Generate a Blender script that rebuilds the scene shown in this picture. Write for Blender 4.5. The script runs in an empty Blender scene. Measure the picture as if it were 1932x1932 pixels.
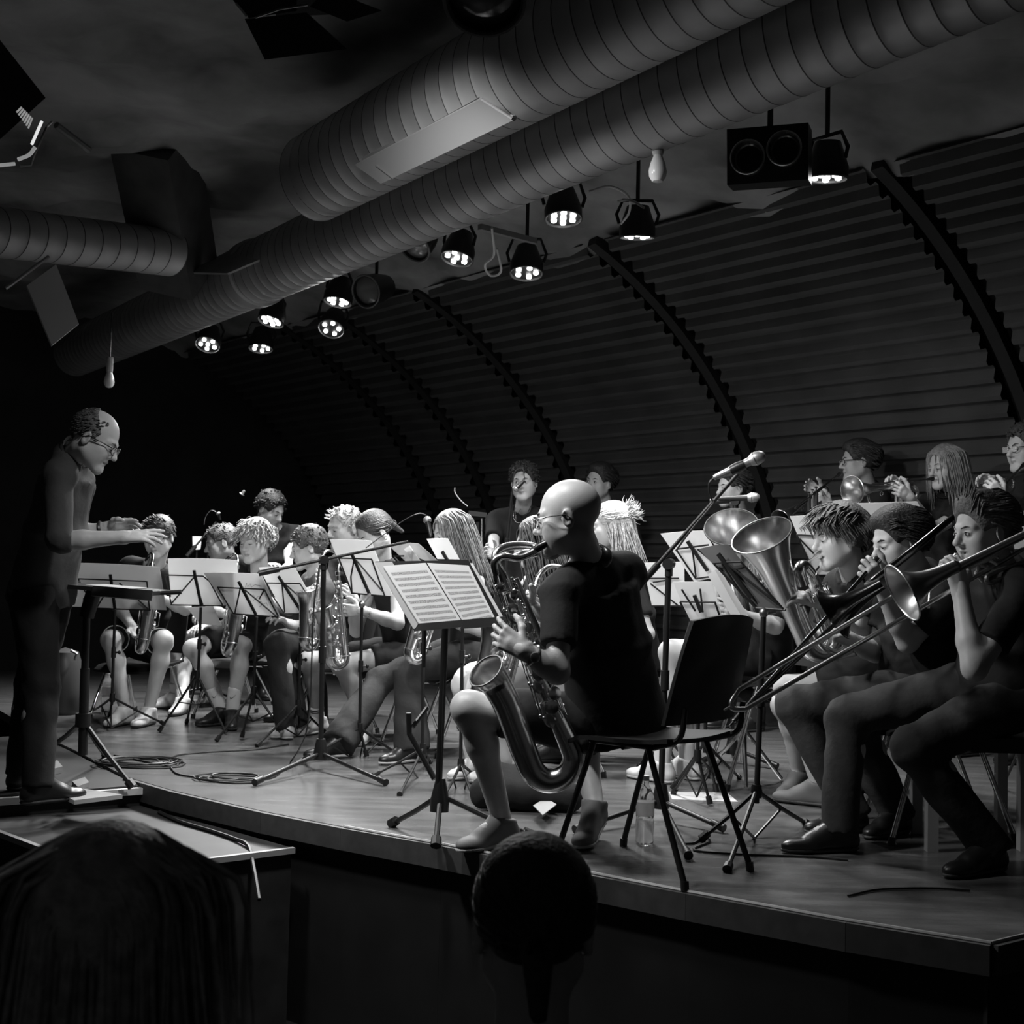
import bpy, math, random
import numpy as np
from mathutils import Vector, Matrix
random.seed(7)
RNG = np.random.default_rng(7)
SC = bpy.context.scene
COL = SC.collection
# ---------------------------------------------------------------- camera
FPX, CX = 2430.0, 966.0
CAM = Vector((0, 0, 1.0))
PITCH, ROLL = math.radians(2.57), math.radians(1.3)
_r0, _u0 = Vector((1, 0, 0)), Vector((0, -math.sin(PITCH), math.cos(PITCH)))
FWD = Vector((0, math.cos(PITCH), math.sin(PITCH)))
RGT = _r0 * math.cos(ROLL) + _u0 * math.sin(ROLL)
UPV = -_r0 * math.sin(ROLL) + _u0 * math.cos(ROLL)
cam_data = bpy.data.cameras.new('camera')
cam_data.sensor_width = 36.0
cam_data.lens = FPX / 1932.0 * 36.0
cam_data.clip_start, cam_data.clip_end = 0.05, 100
cam_data.dof.use_dof = True
cam_data.dof.focus_distance = 5.2
cam_data.dof.aperture_fstop = cam_data.lens / 1000.0 / 0.006
cam = bpy.data.objects.new('camera', cam_data)
cam.matrix_world = Matrix(((RGT.x, UPV.x, -FWD.x, CAM.x), (RGT.y, UPV.y, -FWD.y, CAM.y), (RGT.z, UPV.z, -FWD.z, CAM.z), (0, 0, 0, 1)))
COL.objects.link(cam)
SC.camera = cam
# ---------------------------------------------------------------- world, exposure
world = bpy.data.worlds.new('world'); SC.world = world
world.use_nodes = True
world.node_tree.nodes['Background'].inputs[0].default_value = (1, 1, 1, 1)
world.node_tree.nodes['Background'].inputs[1].default_value = 0.018
SC.view_settings.view_transform = 'Standard'
SC.view_settings.look = 'None'
SC.view_settings.gamma = 1.0
SC.view_settings.use_curve_mapping = False
SC.view_settings.exposure = 0.0
SC.cycles.max_bounces = 6
SC.cycles.use_denoising = True
PAR_W = 230.0      # watts of each LED par lamp in the ceiling rows
HOUSE_W = 210.0    # the black lantern over the stage edge at the top of the frame
KEY_W = 230.0     # the theatre lantern at the upper left

def spot(name, loc, target, watts, angle=75, blend=0.7, size=0.08):
    l = bpy.data.lights.new(name, 'SPOT')
    l.energy = watts; l.spot_size = math.radians(angle); l.spot_blend = blend; l.shadow_soft_size = size
    o = bpy.data.objects.new(name, l)
    o.location = loc
    o.rotation_euler = (Vector(target) - Vector(loc)).to_track_quat('-Z', 'Y').to_euler()
    COL.objects.link(o)
    return o
# ---------------------------------------------------------------- pixel <-> world helpers
def ray(px, py):
    return FWD + RGT * ((px - CX) / FPX) + UPV * ((CX - py) / FPX)
def P(px, py, d):
    return CAM + ray(px, py) * d
def G(px, py, z=0.0):
    r = ray(px, py)
    return CAM + r * ((z - CAM.z) / r.z)
def onplane(px, py, c, n):
    r = ray(px, py)
    return CAM + r * ((c - CAM).dot(n) / r.dot(n))
def V(*a):
    return Vector(a)
def heading(a, el=0.0):
    a, el = math.radians(a), math.radians(el)
    return Vector((-math.sin(a) * math.cos(el), -math.cos(a) * math.cos(el), math.sin(el)))
UX = Vector((-0.63, 0.7766, 0)).normalized()     # along the vault
NX = Vector((UX.y, -UX.x, 0))                     # towards the back wall
def UN(u, n, z):
    return UX * u + NX * n + Vector((0, 0, z))
# ---------------------------------------------------------------- materials
MATS = {}
def mat(name, v, rough=0.6, metal=0.0, spec=0.5, var=0.0, vscale=8.0, bump=0.0, bscale=40.0, stretch=None, emit=0.0, coat=0.0):
    if name in MATS: return MATS[name]
    m = bpy.data.materials.new(name); m.use_nodes = True
    nt = m.node_tree; b = nt.nodes['Principled BSDF']
    b.inputs['Base Color'].default_value = (v, v, v, 1)
    b.inputs['Roughness'].default_value = rough
    b.inputs['Metallic'].default_value = metal
    b.inputs['Specular IOR Level'].default_value = spec
    b.inputs['Coat Weight'].default_value = coat
    if emit:
        b.inputs['Emission Color'].default_value = (1, 1, 1, 1); b.inputs['Emission Strength'].default_value = emit
    if var or bump:
        tc = nt.nodes.new('ShaderNodeTexCoord'); mp = nt.nodes.new('ShaderNodeMapping')
        if stretch: mp.inputs['Scale'].default_value = stretch
        nt.links.new(tc.outputs['Object'], mp.inputs['Vector'])
    if var:
        n = nt.nodes.new('ShaderNodeTexNoise'); n.inputs['Scale'].default_value = vscale; n.inputs['Detail'].default_value = 6
        nt.links.new(mp.outputs[0], n.inputs['Vector'])
        r = nt.nodes.new('ShaderNodeMapRange'); r.inputs[1].default_value = 0.3; r.inputs[2].default_value = 0.7
        r.inputs[3].default_value = v * (1 - var); r.inputs[4].default_value = v * (1 + var)
        nt.links.new(n.outputs[0], r.inputs[0]); nt.links.new(r.outputs[0], b.inputs['Base Color'])
    if bump:
        n2 = nt.nodes.new('ShaderNodeTexNoise'); n2.inputs['Scale'].default_value = bscale; n2.inputs['Detail'].default_value = 4
        nt.links.new(mp.outputs[0], n2.inputs['Vector'])
        bp = nt.nodes.new('ShaderNodeBump'); bp.inputs['Strength'].default_value = bump; bp.inputs['Distance'].default_value = 0.01
        nt.links.new(n2.outputs[0], bp.inputs['Height']); nt.links.new(bp.outputs[0], b.inputs['Normal'])
    MATS[name] = m
    return m
def paper_mat(name, v, music=False):
    if name in MATS: return MATS[name]
    m = mat(name, v, 0.8, var=0.04, vscale=5)
    nt = m.node_tree; b = nt.nodes['Principled BSDF']; out = nt.nodes['Material Output']
    tr = nt.nodes.new('ShaderNodeBsdfTranslucent'); tr.inputs[0].default_value = (v, v, v, 1)
    mx = nt.nodes.new('ShaderNodeMixShader'); mx.inputs[0].default_value = 0.4
    nt.links.new(b.outputs[0], mx.inputs[1]); nt.links.new(tr.outputs[0], mx.inputs[2]); nt.links.new(mx.outputs[0], out.inputs[0])
    if music:   # ten rows of printed staves with notes, from the sheet's own UVs
        def N(t, **k):
            n = nt.nodes.new(t)
            for a, c in k.items(): setattr(n, a, c)
            return n
        def M(op, a, c=None):
            n = N('ShaderNodeMath', operation=op)
            for i, s in enumerate((a, c)):
                if s is None: continue
                if isinstance(s, (int, float)): n.inputs[i].default_value = s
                else: nt.links.new(s, n.inputs[i])
            return n.outputs[0]
        uv = N('ShaderNodeUVMap'); sx = N('ShaderNodeSeparateXYZ'); nt.links.new(uv.outputs[0], sx.inputs[0])
        u, v_ = sx.outputs[0], sx.outputs[1]
        row = M('FRACT', M('MULTIPLY', v_, 11.0))
        inrow = M('LESS_THAN', M('ABSOLUTE', M('SUBTRACT', row, 0.5)), 0.26)
        line = M('LESS_THAN', M('FRACT', M('MULTIPLY', row, 9.6)), 0.35)
        nz = N('ShaderNodeTexNoise'); nz.inputs['Scale'].default_value = 1.0; nz.inputs['Detail'].default_value = 2
        cb = N('ShaderNodeCombineXYZ'); nt.links.new(M('MULTIPLY', u, 75.0), cb.inputs[0]); nt.links.new(M('MULTIPLY', v_, 90.0), cb.inputs[1])
        nt.links.new(cb.outputs[0], nz.inputs['Vector'])
        note = M('GREATER_THAN', nz.outputs[0], 0.52)
        ink = M('MAXIMUM', M('MULTIPLY', line, 0.55), M('MULTIPLY', note, 0.85))
        inm = M('MULTIPLY', M('LESS_THAN', M('ABSOLUTE', M('SUBTRACT', u, 0.5)), 0.43), M('LESS_THAN', M('ABSOLUTE', M('SUBTRACT', v_, 0.47)), 0.45))
        ink = M('MULTIPLY', M('MULTIPLY', ink, inrow), inm)
        mixc = N('ShaderNodeMix', data_type='RGBA'); nt.links.new(ink, mixc.inputs[0])
        mixc.inputs[6].default_value = (v, v, v, 1); mixc.inputs[7].default_value = (0.03, 0.03, 0.03, 1)
        nt.links.new(mixc.outputs[2], b.inputs['Base Color']); nt.links.new(mixc.outputs[2], tr.inputs[0])
    return m
# ---------------------------------------------------------------- objects, labels
def wm(o):
    M = o.matrix_basis.copy()
    while o.parent is not None:
        o = o.parent; M = o.matrix_basis @ M
    return M
def tag(o, label=None, cat=None, group=None, kind=None):
    if label: o['label'] = label
    if cat: o['category'] = cat
    if group: o['group'] = group
    if kind: o['kind'] = kind
    return o
def thing(name, label, cat, loc=(0, 0, 0), group=None, M=None):
    o = bpy.data.objects.new(name, None); COL.objects.link(o)
    o.empty_display_size = 0.1
    if M is not None: o.matrix_basis = M
    else: o.location = loc
    return tag(o, label, cat, group)
def copy_tree(o, parent=None):
    c = o.copy(); COL.objects.link(c); c.parent = parent
    for ch in list(o.children): copy_tree(ch, c)
    return c
def link_mesh(name, verts, faces, mats, parent=None, smooth=True, midx=None, sharp=45, loc=None, uv=None):
    verts = np.asarray(verts, dtype=np.float64).reshape(-1, 3)
    if parent is not None:
        Mi = np.array(wm(parent).inverted())
        verts = verts @ Mi[:3, :3].T + Mi[:3, 3]
        loc = None
    elif loc is None:
        lo, hi = verts.min(0), verts.max(0)
        loc = ((lo[0] + hi[0]) / 2, (lo[1] + hi[1]) / 2, lo[2])
        verts = verts - np.array(loc)
    else:
        verts = verts - np.array(loc)
    me = bpy.data.meshes.new(name)
    if isinstance(faces, np.ndarray):
        nf, k = faces.shape
        me.vertices.add(len(verts)); me.vertices.foreach_set('co', verts.astype(np.float32).ravel())
        me.loops.add(nf * k); me.loops.foreach_set('vertex_index', faces.astype(np.int32).ravel())
        me.polygons.add(nf); me.polygons.foreach_set('loop_start', np.arange(0, nf * k, k, dtype=np.int32))
        me.update(calc_edges=True)
    else:
        me.from_pydata(verts.tolist(), [], faces)
    if not isinstance(mats, (list, tuple)): mats = [mats]
    for m in mats: me.materials.append(m)
    if midx is not None: me.polygons.foreach_set('material_index', np.asarray(midx, dtype=np.int32))
    if smooth:
        me.polygons.foreach_set('use_smooth', np.ones(len(me.polygons), dtype=bool))
        if sharp: me.set_sharp_from_angle(angle=math.radians(sharp))
    if uv is not None:
        l = me.uv_layers.new(name='UVMap')
        vi = np.empty(len(me.loops), dtype=np.int32); me.loops.foreach_get('vertex_index', vi)
        l.data.foreach_set('uv', np.asarray(uv, dtype=np.float32)[vi].ravel())
    me.validate()
    o = bpy.data.objects.new(name, me); COL.objects.link(o)
    if parent is not None: o.parent = parent
    else: o.location = loc
    return o
def frame(d, up=None):
    """Rotation with Z along d."""
    d = Vector(d).normalized()
    up = Vector(up) if up is not None else (Vector((0, 0, 1)) if abs(d.z) < 0.95 else Vector((1, 0, 0)))
    x = up.cross(d)
    if x.length < 1e-6: x = Vector((1, 0, 0)).cross(d)
    x.normalize(); y = d.cross(x)
    return Matrix(((x.x, y.x, d.x), (x.y, y.y, d.y), (x.z, y.z, d.z)))
def TR(loc, R):
    M = R.to_4x4(); M.translation = Vector(loc); return M
class MB:
    """Collects shapes into one mesh."""
    def __init__(self):
        self.v, self.f, self.m, self.n = [], [], [], 0
    def add(self, vs, fs, mi=0):
        vs = [tuple(x) for x in vs]
        self.v.extend(vs); self.f.extend([tuple(i + self.n for i in f) for f in fs]); self.m.extend([mi] * len(fs)); self.n += len(vs)
        return self
    def box(self, c, s, R=None, mi=0):
        c = Vector(c); R = R or Matrix.Identity(3)
        vs = [c + R @ Vector((x * s[0] / 2, y * s[1] / 2, z * s[2] / 2)) for x in (-1, 1) for y in (-1, 1) for z in (-1, 1)]
        return self.add(vs, [(0, 1, 3, 2), (4, 6, 7, 5), (0, 4, 5, 1), (2, 3, 7, 6), (0, 2, 6, 4), (1, 5, 7, 3)], mi)
    def beam(self, a, b, w, h, up=None, mi=0):
        a, b = Vector(a), Vector(b)
        return self.box((a + b) / 2, (w, h, (b - a).length), frame(b - a, up), mi)
    def tube(self, pts, r, n=8, caps=True, mi=0, flat=1.0, closed=False):
        pts = [Vector(p) for p in pts]
        k = len(pts); rs = [r] * k if isinstance(r, (int, float)) else list(r)
        tang = [(pts[min(i + 1, k - 1)] - pts[max(i - 1, 0)]) for i in range(k)]
        if closed: tang = [pts[(i + 1) % k] - pts[i - 1] for i in range(k)]
        tang = [t.normalized() if t.length > 1e-9 else Vector((0, 0, 1)) for t in tang]
        x = frame(tang[0]).col[0].copy()
        vs = []
        for i in range(k):
            x = x - tang[i] * x.dot(tang[i])
            x = x.normalized() if x.length > 1e-6 else frame(tang[i]).col[0].copy()
            y = tang[i].cross(x)
            for j in range(n):
                a = 2 * math.pi * j / n
                vs.append(pts[i] + (x * math.cos(a) + y * (math.sin(a) * flat)) * rs[i])
        fs = [(i * n + j, i * n + (j + 1) % n, (i + 1) * n + (j + 1) % n, (i + 1) * n + j) for i in range(k - 1) for j in range(n)]
        if closed: fs += [((k - 1) * n + j, (k - 1) * n + (j + 1) % n, (j + 1) % n, j) for j in range(n)]
        elif caps: fs += [tuple(range(n - 1, -1, -1)), tuple((k - 1) * n + j for j in range(n))]
        return self.add(vs, fs, mi)
    def lathe(self, prof, M, n=20, mi=0):
        """prof: (radius, z) from one end to the other; M: 4x4."""
        vs, fs, rings = [], [], []
        for (r, z) in prof:
            if r < 1e-6:
                rings.append([len(vs)]); vs.append(M @ Vector((0, 0, z)))
            else:
                rings.append(list(range(len(vs), len(vs) + n)))
                vs += [M @ Vector((r * math.cos(2 * math.pi * j / n), r * math.sin(2 * math.pi * j / n), z)) for j in range(n)]
        for A, B in zip(rings, rings[1:]):
            for j in range(n):
                a, b, c, d = A[j % len(A)], A[(j + 1) % len(A)], B[(j + 1) % len(B)], B[j % len(B)]
                q = []
                for i in (a, b, c, d):
                    if i not in q: q.append(i)
                if len(q) > 2: fs.append(tuple(q))
        return self.add(vs, fs, mi)
    def ell(self, c, r, R=None, nu=12, nv=8, mi=0):
        M = TR(c, R or Matrix.Identity(3)) @ Matrix.Diagonal((r[0], r[1], r[2], 1))
        return self.lathe([(math.sin(math.pi * i / nv), -math.cos(math.pi * i / nv)) for i in range(nv + 1)], M, nu, mi)
    def slab(self, q, t, n=None, mi=0):
        q = [Vector(p) for p in q]; k = len(q)
        n = n or (q[1] - q[0]).cross(q[2] - q[0]).normalized()
        vs = [p - n * (t / 2) for p in q] + [p + n * (t / 2) for p in q]
        return self.add(vs, [tuple(range(k - 1, -1, -1)), tuple(range(k, 2 * k))] + [(i, (i + 1) % k, (i + 1) % k + k, i + k) for i in range(k)], mi)
    def ring(self, c, axis, R, r, n=20, k=6, mi=0):
        F = frame(axis); c = Vector(c)
        return self.tube([c + F @ Vector((R * math.cos(2 * math.pi * i / n), R * math.sin(2 * math.pi * i / n), 0)) for i in range(n)], r, k, mi=mi, closed=True)
    def build(self, name, m, parent=None, smooth=True, sharp=40, loc=None):
        return link_mesh(name, self.v, self.f, m, parent, smooth, self.m if isinstance(m, (list, tuple)) else None, sharp, loc)
def bez(pts, n=12):
    """Catmull-Rom through points."""
    pts = [Vector(p) for p in pts]
    q = [pts[0] * 2 - pts[1]] + pts + [pts[-1] * 2 - pts[-2]]
    out = []
    for i in range(1, len(q) - 2):
        for j in range(n):
            t = j / n
            a, b, c, d = q[i - 1], q[i], q[i + 1], q[i + 2]
            out.append(0.5 * ((2 * b) + (c - a) * t + (2 * a - 5 * b + 4 * c - d) * t * t + (3 * b - a - 3 * c + d) * t ** 3))
    return out + [pts[-1]]
# ---------------------------------------------------------------- smooth implicit surfaces for bodies and cloth
class Sdf:
    def __init__(self):
        self.p = []; self.cuts = []
    def _b(self, pts, m):
        a = np.array([tuple(p) for p in pts]); return a.min(0) - m, a.max(0) + m
    def rc(self, a, b, ra, rb, k=0.02, op=1):
        a, b = np.array(tuple(a)), np.array(tuple(b)); d = b - a; L2 = max(d @ d, 1e-9)
        def fn(X, Y, Z):
            x, y, z = X - a[0], Y - a[1], Z - a[2]
            t = np.clip((x * d[0] + y * d[1] + z * d[2]) / L2, 0, 1)
            return np.sqrt((x - t * d[0]) ** 2 + (y - t * d[1]) ** 2 + (z - t * d[2]) ** 2) - (ra + t * (rb - ra))
        self.p.append((fn, self._b((a, b), max(ra, rb)), k, op)); return self
    def cone(self, a, b, ra, rb, k=0.01, op=1):
        a, b = np.array(tuple(a)), np.array(tuple(b)); d = b - a; L = math.sqrt(max(d @ d, 1e-9)); e = d / L
        def fn(X, Y, Z):
            x, y, z = X - a[0], Y - a[1], Z - a[2]
            s = x * e[0] + y * e[1] + z * e[2]; t = np.clip(s / L, 0, 1)
            rad = np.sqrt(np.maximum((x - s * e[0]) ** 2 + (y - s * e[1]) ** 2 + (z - s * e[2]) ** 2, 0))
            return np.maximum(rad - (ra + t * (rb - ra)), np.maximum(-s, s - L))
        self.p.append((fn, self._b((a, b), max(ra, rb)), k, op)); return self
    def el(self, c, r, R=None, k=0.02, op=1):
        c = np.array(tuple(c)); r = np.array(r, dtype=float); Rm = np.array(R) if R is not None else np.eye(3)
        def fn(X, Y, Z):
            x, y, z = X - c[0], Y - c[1], Z - c[2]
            q = [(Rm[0, i] * x + Rm[1, i] * y + Rm[2, i] * z) / r[i] for i in range(3)]
            k0 = np.sqrt(q[0] ** 2 + q[1] ** 2 + q[2] ** 2); k1 = np.sqrt((q[0] / r[0]) ** 2 + (q[1] / r[1]) ** 2 + (q[2] / r[2]) ** 2)
            return k0 * (k0 - 1) / np.maximum(k1, 1e-6)
        self.p.append((fn, self._b((c,), max(r)), k, op)); return self
    def seg(self, a, b, side, wa, ha, wb, hb, k=0.03, op=1):
        """Elliptic tube from a to b; w along side, h across."""
        a, b = np.array(tuple(a)), np.array(tuple(b)); d = b - a; L = math.sqrt(d @ d); e = d / L
        s = np.array(tuple(side)); s = s - e * (s @ e); s /= np.linalg.norm(s); h = np.cross(e, s)
        def fn(X, Y, Z):
            x, y, z = X - a[0], Y - a[1], Z - a[2]
            ax = x * e[0] + y * e[1] + z * e[2]; t = np.clip(ax / L, 0, 1)
            w_, h_ = wa + t * (wb - wa), ha + t * (hb - ha)
            p, q = x * s[0] + y * s[1] + z * s[2], x * h[0] + y * h[1] + z * h[2]
            dr = (np.sqrt((p / w_) ** 2 + (q / h_) ** 2) - 1) * np.minimum(w_, h_)
            sx = np.maximum(-ax, ax - L)
            return np.where((dr > 0) & (sx > 0), np.sqrt(np.maximum(dr, 0) ** 2 + np.maximum(sx, 0) ** 2), np.maximum(dr, sx))
        self.p.append((fn, self._b((a, b), max(wa, wb, ha, hb)), k, op)); return self
    def cut(self, p, n):
        self.cuts.append((np.array(tuple(p)), np.array(tuple(Vector(n).normalized())))); return self
    def mesh(self, res, wrinkle=0.0, wf=30.0):
        los = np.array([b[0] for _, b, k, op in self.p if op > 0]); his = np.array([b[1] for _, b, k, op in self.p if op > 0])
        lo, hi = los.min(0) - 3 * res, his.max(0) + 3 * res
        n = np.ceil((hi - lo) / res).astype(int) + 1
        ax = [(lo[i] + res * np.arange(n[i])).astype(np.float32) for i in range(3)]
        F = np.full(n, 0.5, dtype=np.float32)
        for fn, (bl, bh), k, op in self.p:
            m = max(k, 3 * res) + res
            i0 = np.clip(np.floor((bl - m - lo) / res).astype(int), 0, n - 1); i1 = np.clip(np.ceil((bh + m - lo) / res).astype(int) + 1, 1, n)
            if np.any(i1 <= i0): continue
            sl = tuple(slice(i0[i], i1[i]) for i in range(3))
            D = fn(ax[0][sl[0]][:, None, None], ax[1][sl[1]][None, :, None], ax[2][sl[2]][None, None, :]).astype(np.float32)
            A = F[sl]
            if op > 0:
                h = np.maximum(k - np.abs(A - D), 0) / k
                F[sl] = np.minimum(A, D) - h * h * (k * 0.25)
            else:
                h = np.maximum(k - np.abs(A + D), 0) / k
                F[sl] = np.maximum(A, -D) + h * h * (k * 0.25)
        X, Y, Z = ax[0][:, None, None], ax[1][None, :, None], ax[2][None, None, :]
        if wrinkle:
            F += wrinkle * (np.sin(wf * (X * 1.1 + 0.6 * Z) + 2.1 * np.sin(11 * Y + 7 * Z)) * np.sin(wf * 0.7 * (Y - 0.8 * Z) + 1.7 * np.sin(13 * X)))
        for p, c in self.cuts:
            F = np.maximum(F, (X - p[0]) * c[0] + (Y - p[1]) * c[1] + (Z - p[2]) * c[2])
        F[0], F[-1] = 1, 1; F[:, 0], F[:, -1] = 1, 1; F[:, :, 0], F[:, :, -1] = 1, 1
        return surfnet(F, lo, res)
def surfnet(F, lo, res):
    S = F < 0
    c = [S[i:S.shape[0] - 1 + i, j:S.shape[1] - 1 + j, k:S.shape[2] - 1 + k] for i in (0, 1) for j in (0, 1) for k in (0, 1)]
    anyi = c[0].copy(); alli = c[0].copy()
    for q in c[1:]: anyi |= q; alli &= q
    act = anyi & ~alli
    I, J, K = np.nonzero(act)
    idx = -np.ones(act.shape, dtype=np.int64); idx[I, J, K] = np.arange(len(I))
    corner = np.array([(i, j, k) for i in (0, 1) for j in (0, 1) for k in (0, 1)])
    vals = np.stack([F[I + a, J + b, K + d] for a, b, d in corner], 1)
    pos = np.zeros((len(I), 3)); cnt = np.zeros(len(I))
    for a in range(8):
        for b in range(a + 1, 8):
            if np.abs(corner[a] - corner[b]).sum() != 1: continue
            va, vb = vals[:, a], vals[:, b]; m = (va < 0) != (vb < 0)
            t = np.where(m, va / np.where(m, va - vb, 1), 0)
            pos += np.where(m[:, None], corner[a] + t[:, None] * (corner[b] - corner[a]), 0); cnt += m
    verts = (pos / cnt[:, None] + np.stack([I, J, K], 1)) * res + lo
    quads = []
    for axis in range(3):
        sl0 = [slice(None)] * 3; sl1 = [slice(None)] * 3
        sl0[axis] = slice(0, -1); sl1[axis] = slice(1, None)
        a, b = S[tuple(sl0)], S[tuple(sl1)]
        o1, o2 = [(1, 2), (2, 0), (0, 1)][axis]
        e = np.argwhere(a != b)
        if not len(e): continue
        sgn = a[tuple(e.T)]
        def cell(d1, d2):
            q = e.copy(); q[:, o1] -= d1; q[:, o2] -= d2
            return idx[tuple(q.T)]
        Q = np.stack([cell(1, 1), cell(0, 1), cell(0, 0), cell(1, 0)], 1)
        Q[~sgn] = Q[~sgn][:, ::-1]
        quads.append(Q)
    Q = np.concatenate(quads)
    return verts, Q[(Q >= 0).all(1)]
# ================================================================ materials used by the setting
M_STAGE = mat('stage_wood', 0.10, 0.26, var=0.30, vscale=3.0, bump=0.08, bscale=14, stretch=(1.2, 5, 1))
M_FASCIA = mat('stage_fascia', 0.05, 0.6, var=0.2, vscale=20)
M_BLACK = mat('black_paint', 0.007, 0.6, var=0.3, vscale=6)
M_EDGE = mat('lit_edge', 0.35, 0.5)  # pale colour stands in for light caught along edges
M_WALL = mat('dark_wall', 0.02, 0.75, var=0.4, vscale=2.5)
M_CORR = mat('corrugated_panel', 0.065, 0.55, var=0.25, vscale=3, bump=0.05, bscale=60)
M_RIB = mat('dark_rib', 0.012, 0.7)
M_PLASTER = mat('rough_plaster', 0.24, 0.9, var=0.65, vscale=1.6, bump=0.9, bscale=4.5)
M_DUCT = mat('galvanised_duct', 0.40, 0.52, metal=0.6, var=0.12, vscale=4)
M_SEAM = mat('duct_seam', 0.04, 0.6)
M_BOXMET = mat('pale_sheet_metal', 0.19, 0.7, metal=0.1)
M_BLKMET = mat('black_metal', 0.010, 0.40, spec=0.45)
M_CHROME = mat('chrome', 0.75, 0.15, metal=1.0)
M_STEEL = mat('dull_steel', 0.4, 0.35, metal=1.0)
M_LED = mat('led_lens', 1.0, 0.3, emit=16.0)
M_GLASSY = mat('lamp_lens', 0.12, 0.15, coat=0.6)
M_BULB = mat('bulb_glass', 0.75, 0.25)
M_CABLE = mat('black_cable', 0.012, 0.5)
M_BOARD = mat('grey_board', 0.55, 0.7)
# ================================================================ stage
edge_px = [(78, 1386), (136, 1413), (240, 1466), (330, 1492), (500, 1531), (650, 1560), (830, 1592), (1000, 1625), (1300, 1683), (1600, 1737), (1870, 1780)]
edge = [G(*p) for p in edge_px]
corner = edge[-1]
back_dir = (G(1932, 1765) - corner).normalized()
far_r = corner + back_dir * 7.0
outline = edge + [far_r, far_r + UX * 2.5 + NX * 2, UN(11.8, 8.2, 0), UN(11.8, 3.2, 0)]
def prism(outline, z0, z1):
    k = len(outline)
    vs = [(p.x, p.y, z0) for p in outline] + [(p.x, p.y, z1) for p in outline]
    return vs, [tuple(range(k - 1, -1, -1)), tuple(range(k, 2 * k))] + [(i, (i + 1) % k, (i + 1) % k + k, i + k) for i in range(k)]
b = MB(); b.add(*prism(outline, -0.05, 0.0)); o = b.build('floor', M_STAGE, smooth=False, loc=(0, 0, 0)); tag(o, 'worn wooden stage floor with a curved front edge', kind='structure')
# apron below the stage edge, a pale tube painted for the edge highlight, and the hall floor below
front = edge[2:] + [corner + back_dir * 2.5]
def ribbon(pts, z0, z1, off=0.0, t=0.02):
    m = MB()
    for p, q in zip(pts, pts[1:]):
        d = (q - p); nrm = Vector((d.y, -d.x, 0)).normalized()
        a, c = p + nrm * off, q + nrm * off
        m.slab([Vector((a.x, a.y, z0)), Vector((c.x, c.y, z0)), Vector((c.x, c.y, z1)), Vector((a.x, a.y, z1))], t, nrm)
    return m
o = ribbon(front, -0.085, -0.002, 0.012, 0.02).build('trim_1', M_FASCIA, smooth=False, loc=(0, 0, 0)); tag(o, kind='structure')
o = ribbon(front, -0.8, -0.085, -0.02, 0.02).build('wall_apron', M_BLACK, smooth=False, loc=(0, 0, 0)); tag(o, kind='structure')
m = MB()
for p, q in zip(front[3:], front[4:]):
    m.tube([p + V(0, 0, 0.001), q + V(0, 0, 0.001)], 0.006, 6)
o = m.build('trim_2', M_EDGE, loc=(0, 0, 0)); tag(o, kind='structure')
m = MB(); m.box((0, 4, -0.82), (30, 22, 0.04)); o = m.build('floor', M_BLACK, smooth=False, loc=(0, 0, 0)); tag(o, kind='structure')
# conductor's black podium beside the stage and the low step in front
A, B_, C_, D_ = G(265, 1518, -.1), G(555, 1598, -.1), G(200, 1642, -.1), G(-60, 1545, -.1)
pod = [G(78, 1386, -.012), G(136, 1413, -.012), G(240, 1466, -.012), A.copy(), D_.copy(), D_ + (D_ - A) * 1.2, G(78, 1386) + (D_ - A) * 2.4]
root = thing('podium', 'black platform the conductor stands on, left of the wooden stage', 'platform', (-2.6, 5.6, -0.8))
m = MB(); m.add(*prism(pod, -0.8, -0.012)); m.build('platform', M_BLACK, root, smooth=False)
m = MB(); e0, e1 = A + V(0, 0, .065), D_ + V(0, 0, .065); fn = Vector((-(A - D_).y, (A - D_).x, 0)).normalized()
m.beam(e0 - fn * .016, e1 - fn * .016, 0.03, 0.03); m.build('nosing', M_BOARD, root, smooth=False)  # pale strip painted for the lit platform edge
root = thing('stage_step', 'low black step box with pale lit edges in front of the conductor', 'step', (-1.55, 5.2, -0.8))
q = [A, B_, C_, D_]
cq = sum(q, Vector()) / 4
m = MB(); m.add(*prism([cq + (p - cq) * .985 for p in q][::-1], -0.8, -0.103)); m.build('box', mat('step_top', .030, .55, var=.3, vscale=9), root, smooth=False)
for p_, q_ in ((B_, C_), (C_, D_)):
    m = MB(); m.beam(p_ + V(0, 0, -.012), q_ + V(0, 0, -.012), 0.022, 0.022); m.build('edge_strip', M_EDGE, root, smooth=False)  # step edges made pale where they catch the light
# ================================================================ corrugated vault
VC, VZ, VR = 4.35, 0.07, 3.25
def vault(u, th, r=VR):
    return UN(u, VC + r * math.cos(th), VZ + r * math.sin(th))
wall = MB()
th0, th1 = math.radians(-2), math.radians(69)
ribs = [1.75, 3.9, 6.05, 8.03, 9.25, 10.1, 12.2]
wb = MB(); nseg = 24
for i in range(nseg):     # plain backing shell behind the corrugated sheets
    a, c = th0 + (th1 - th0) * i / nseg, th0 + (th1 - th0) * (i + 1) / nseg
    wb.add([vault(-4, a, VR + .09), vault(12.4, a, VR + .09), vault(12.4, c, VR + .09), vault(-4, c, VR + .09)], [(0, 1, 2, 3)])
wall_o = wb.build('wall_back', M_RIB, loc=(0, 0, 0)); tag(wall_o, 'curved corrugated vault wall behind the band', kind='structure')
pitch = 0.118
nc = int(VR * (th1 - th0) / pitch)
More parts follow.
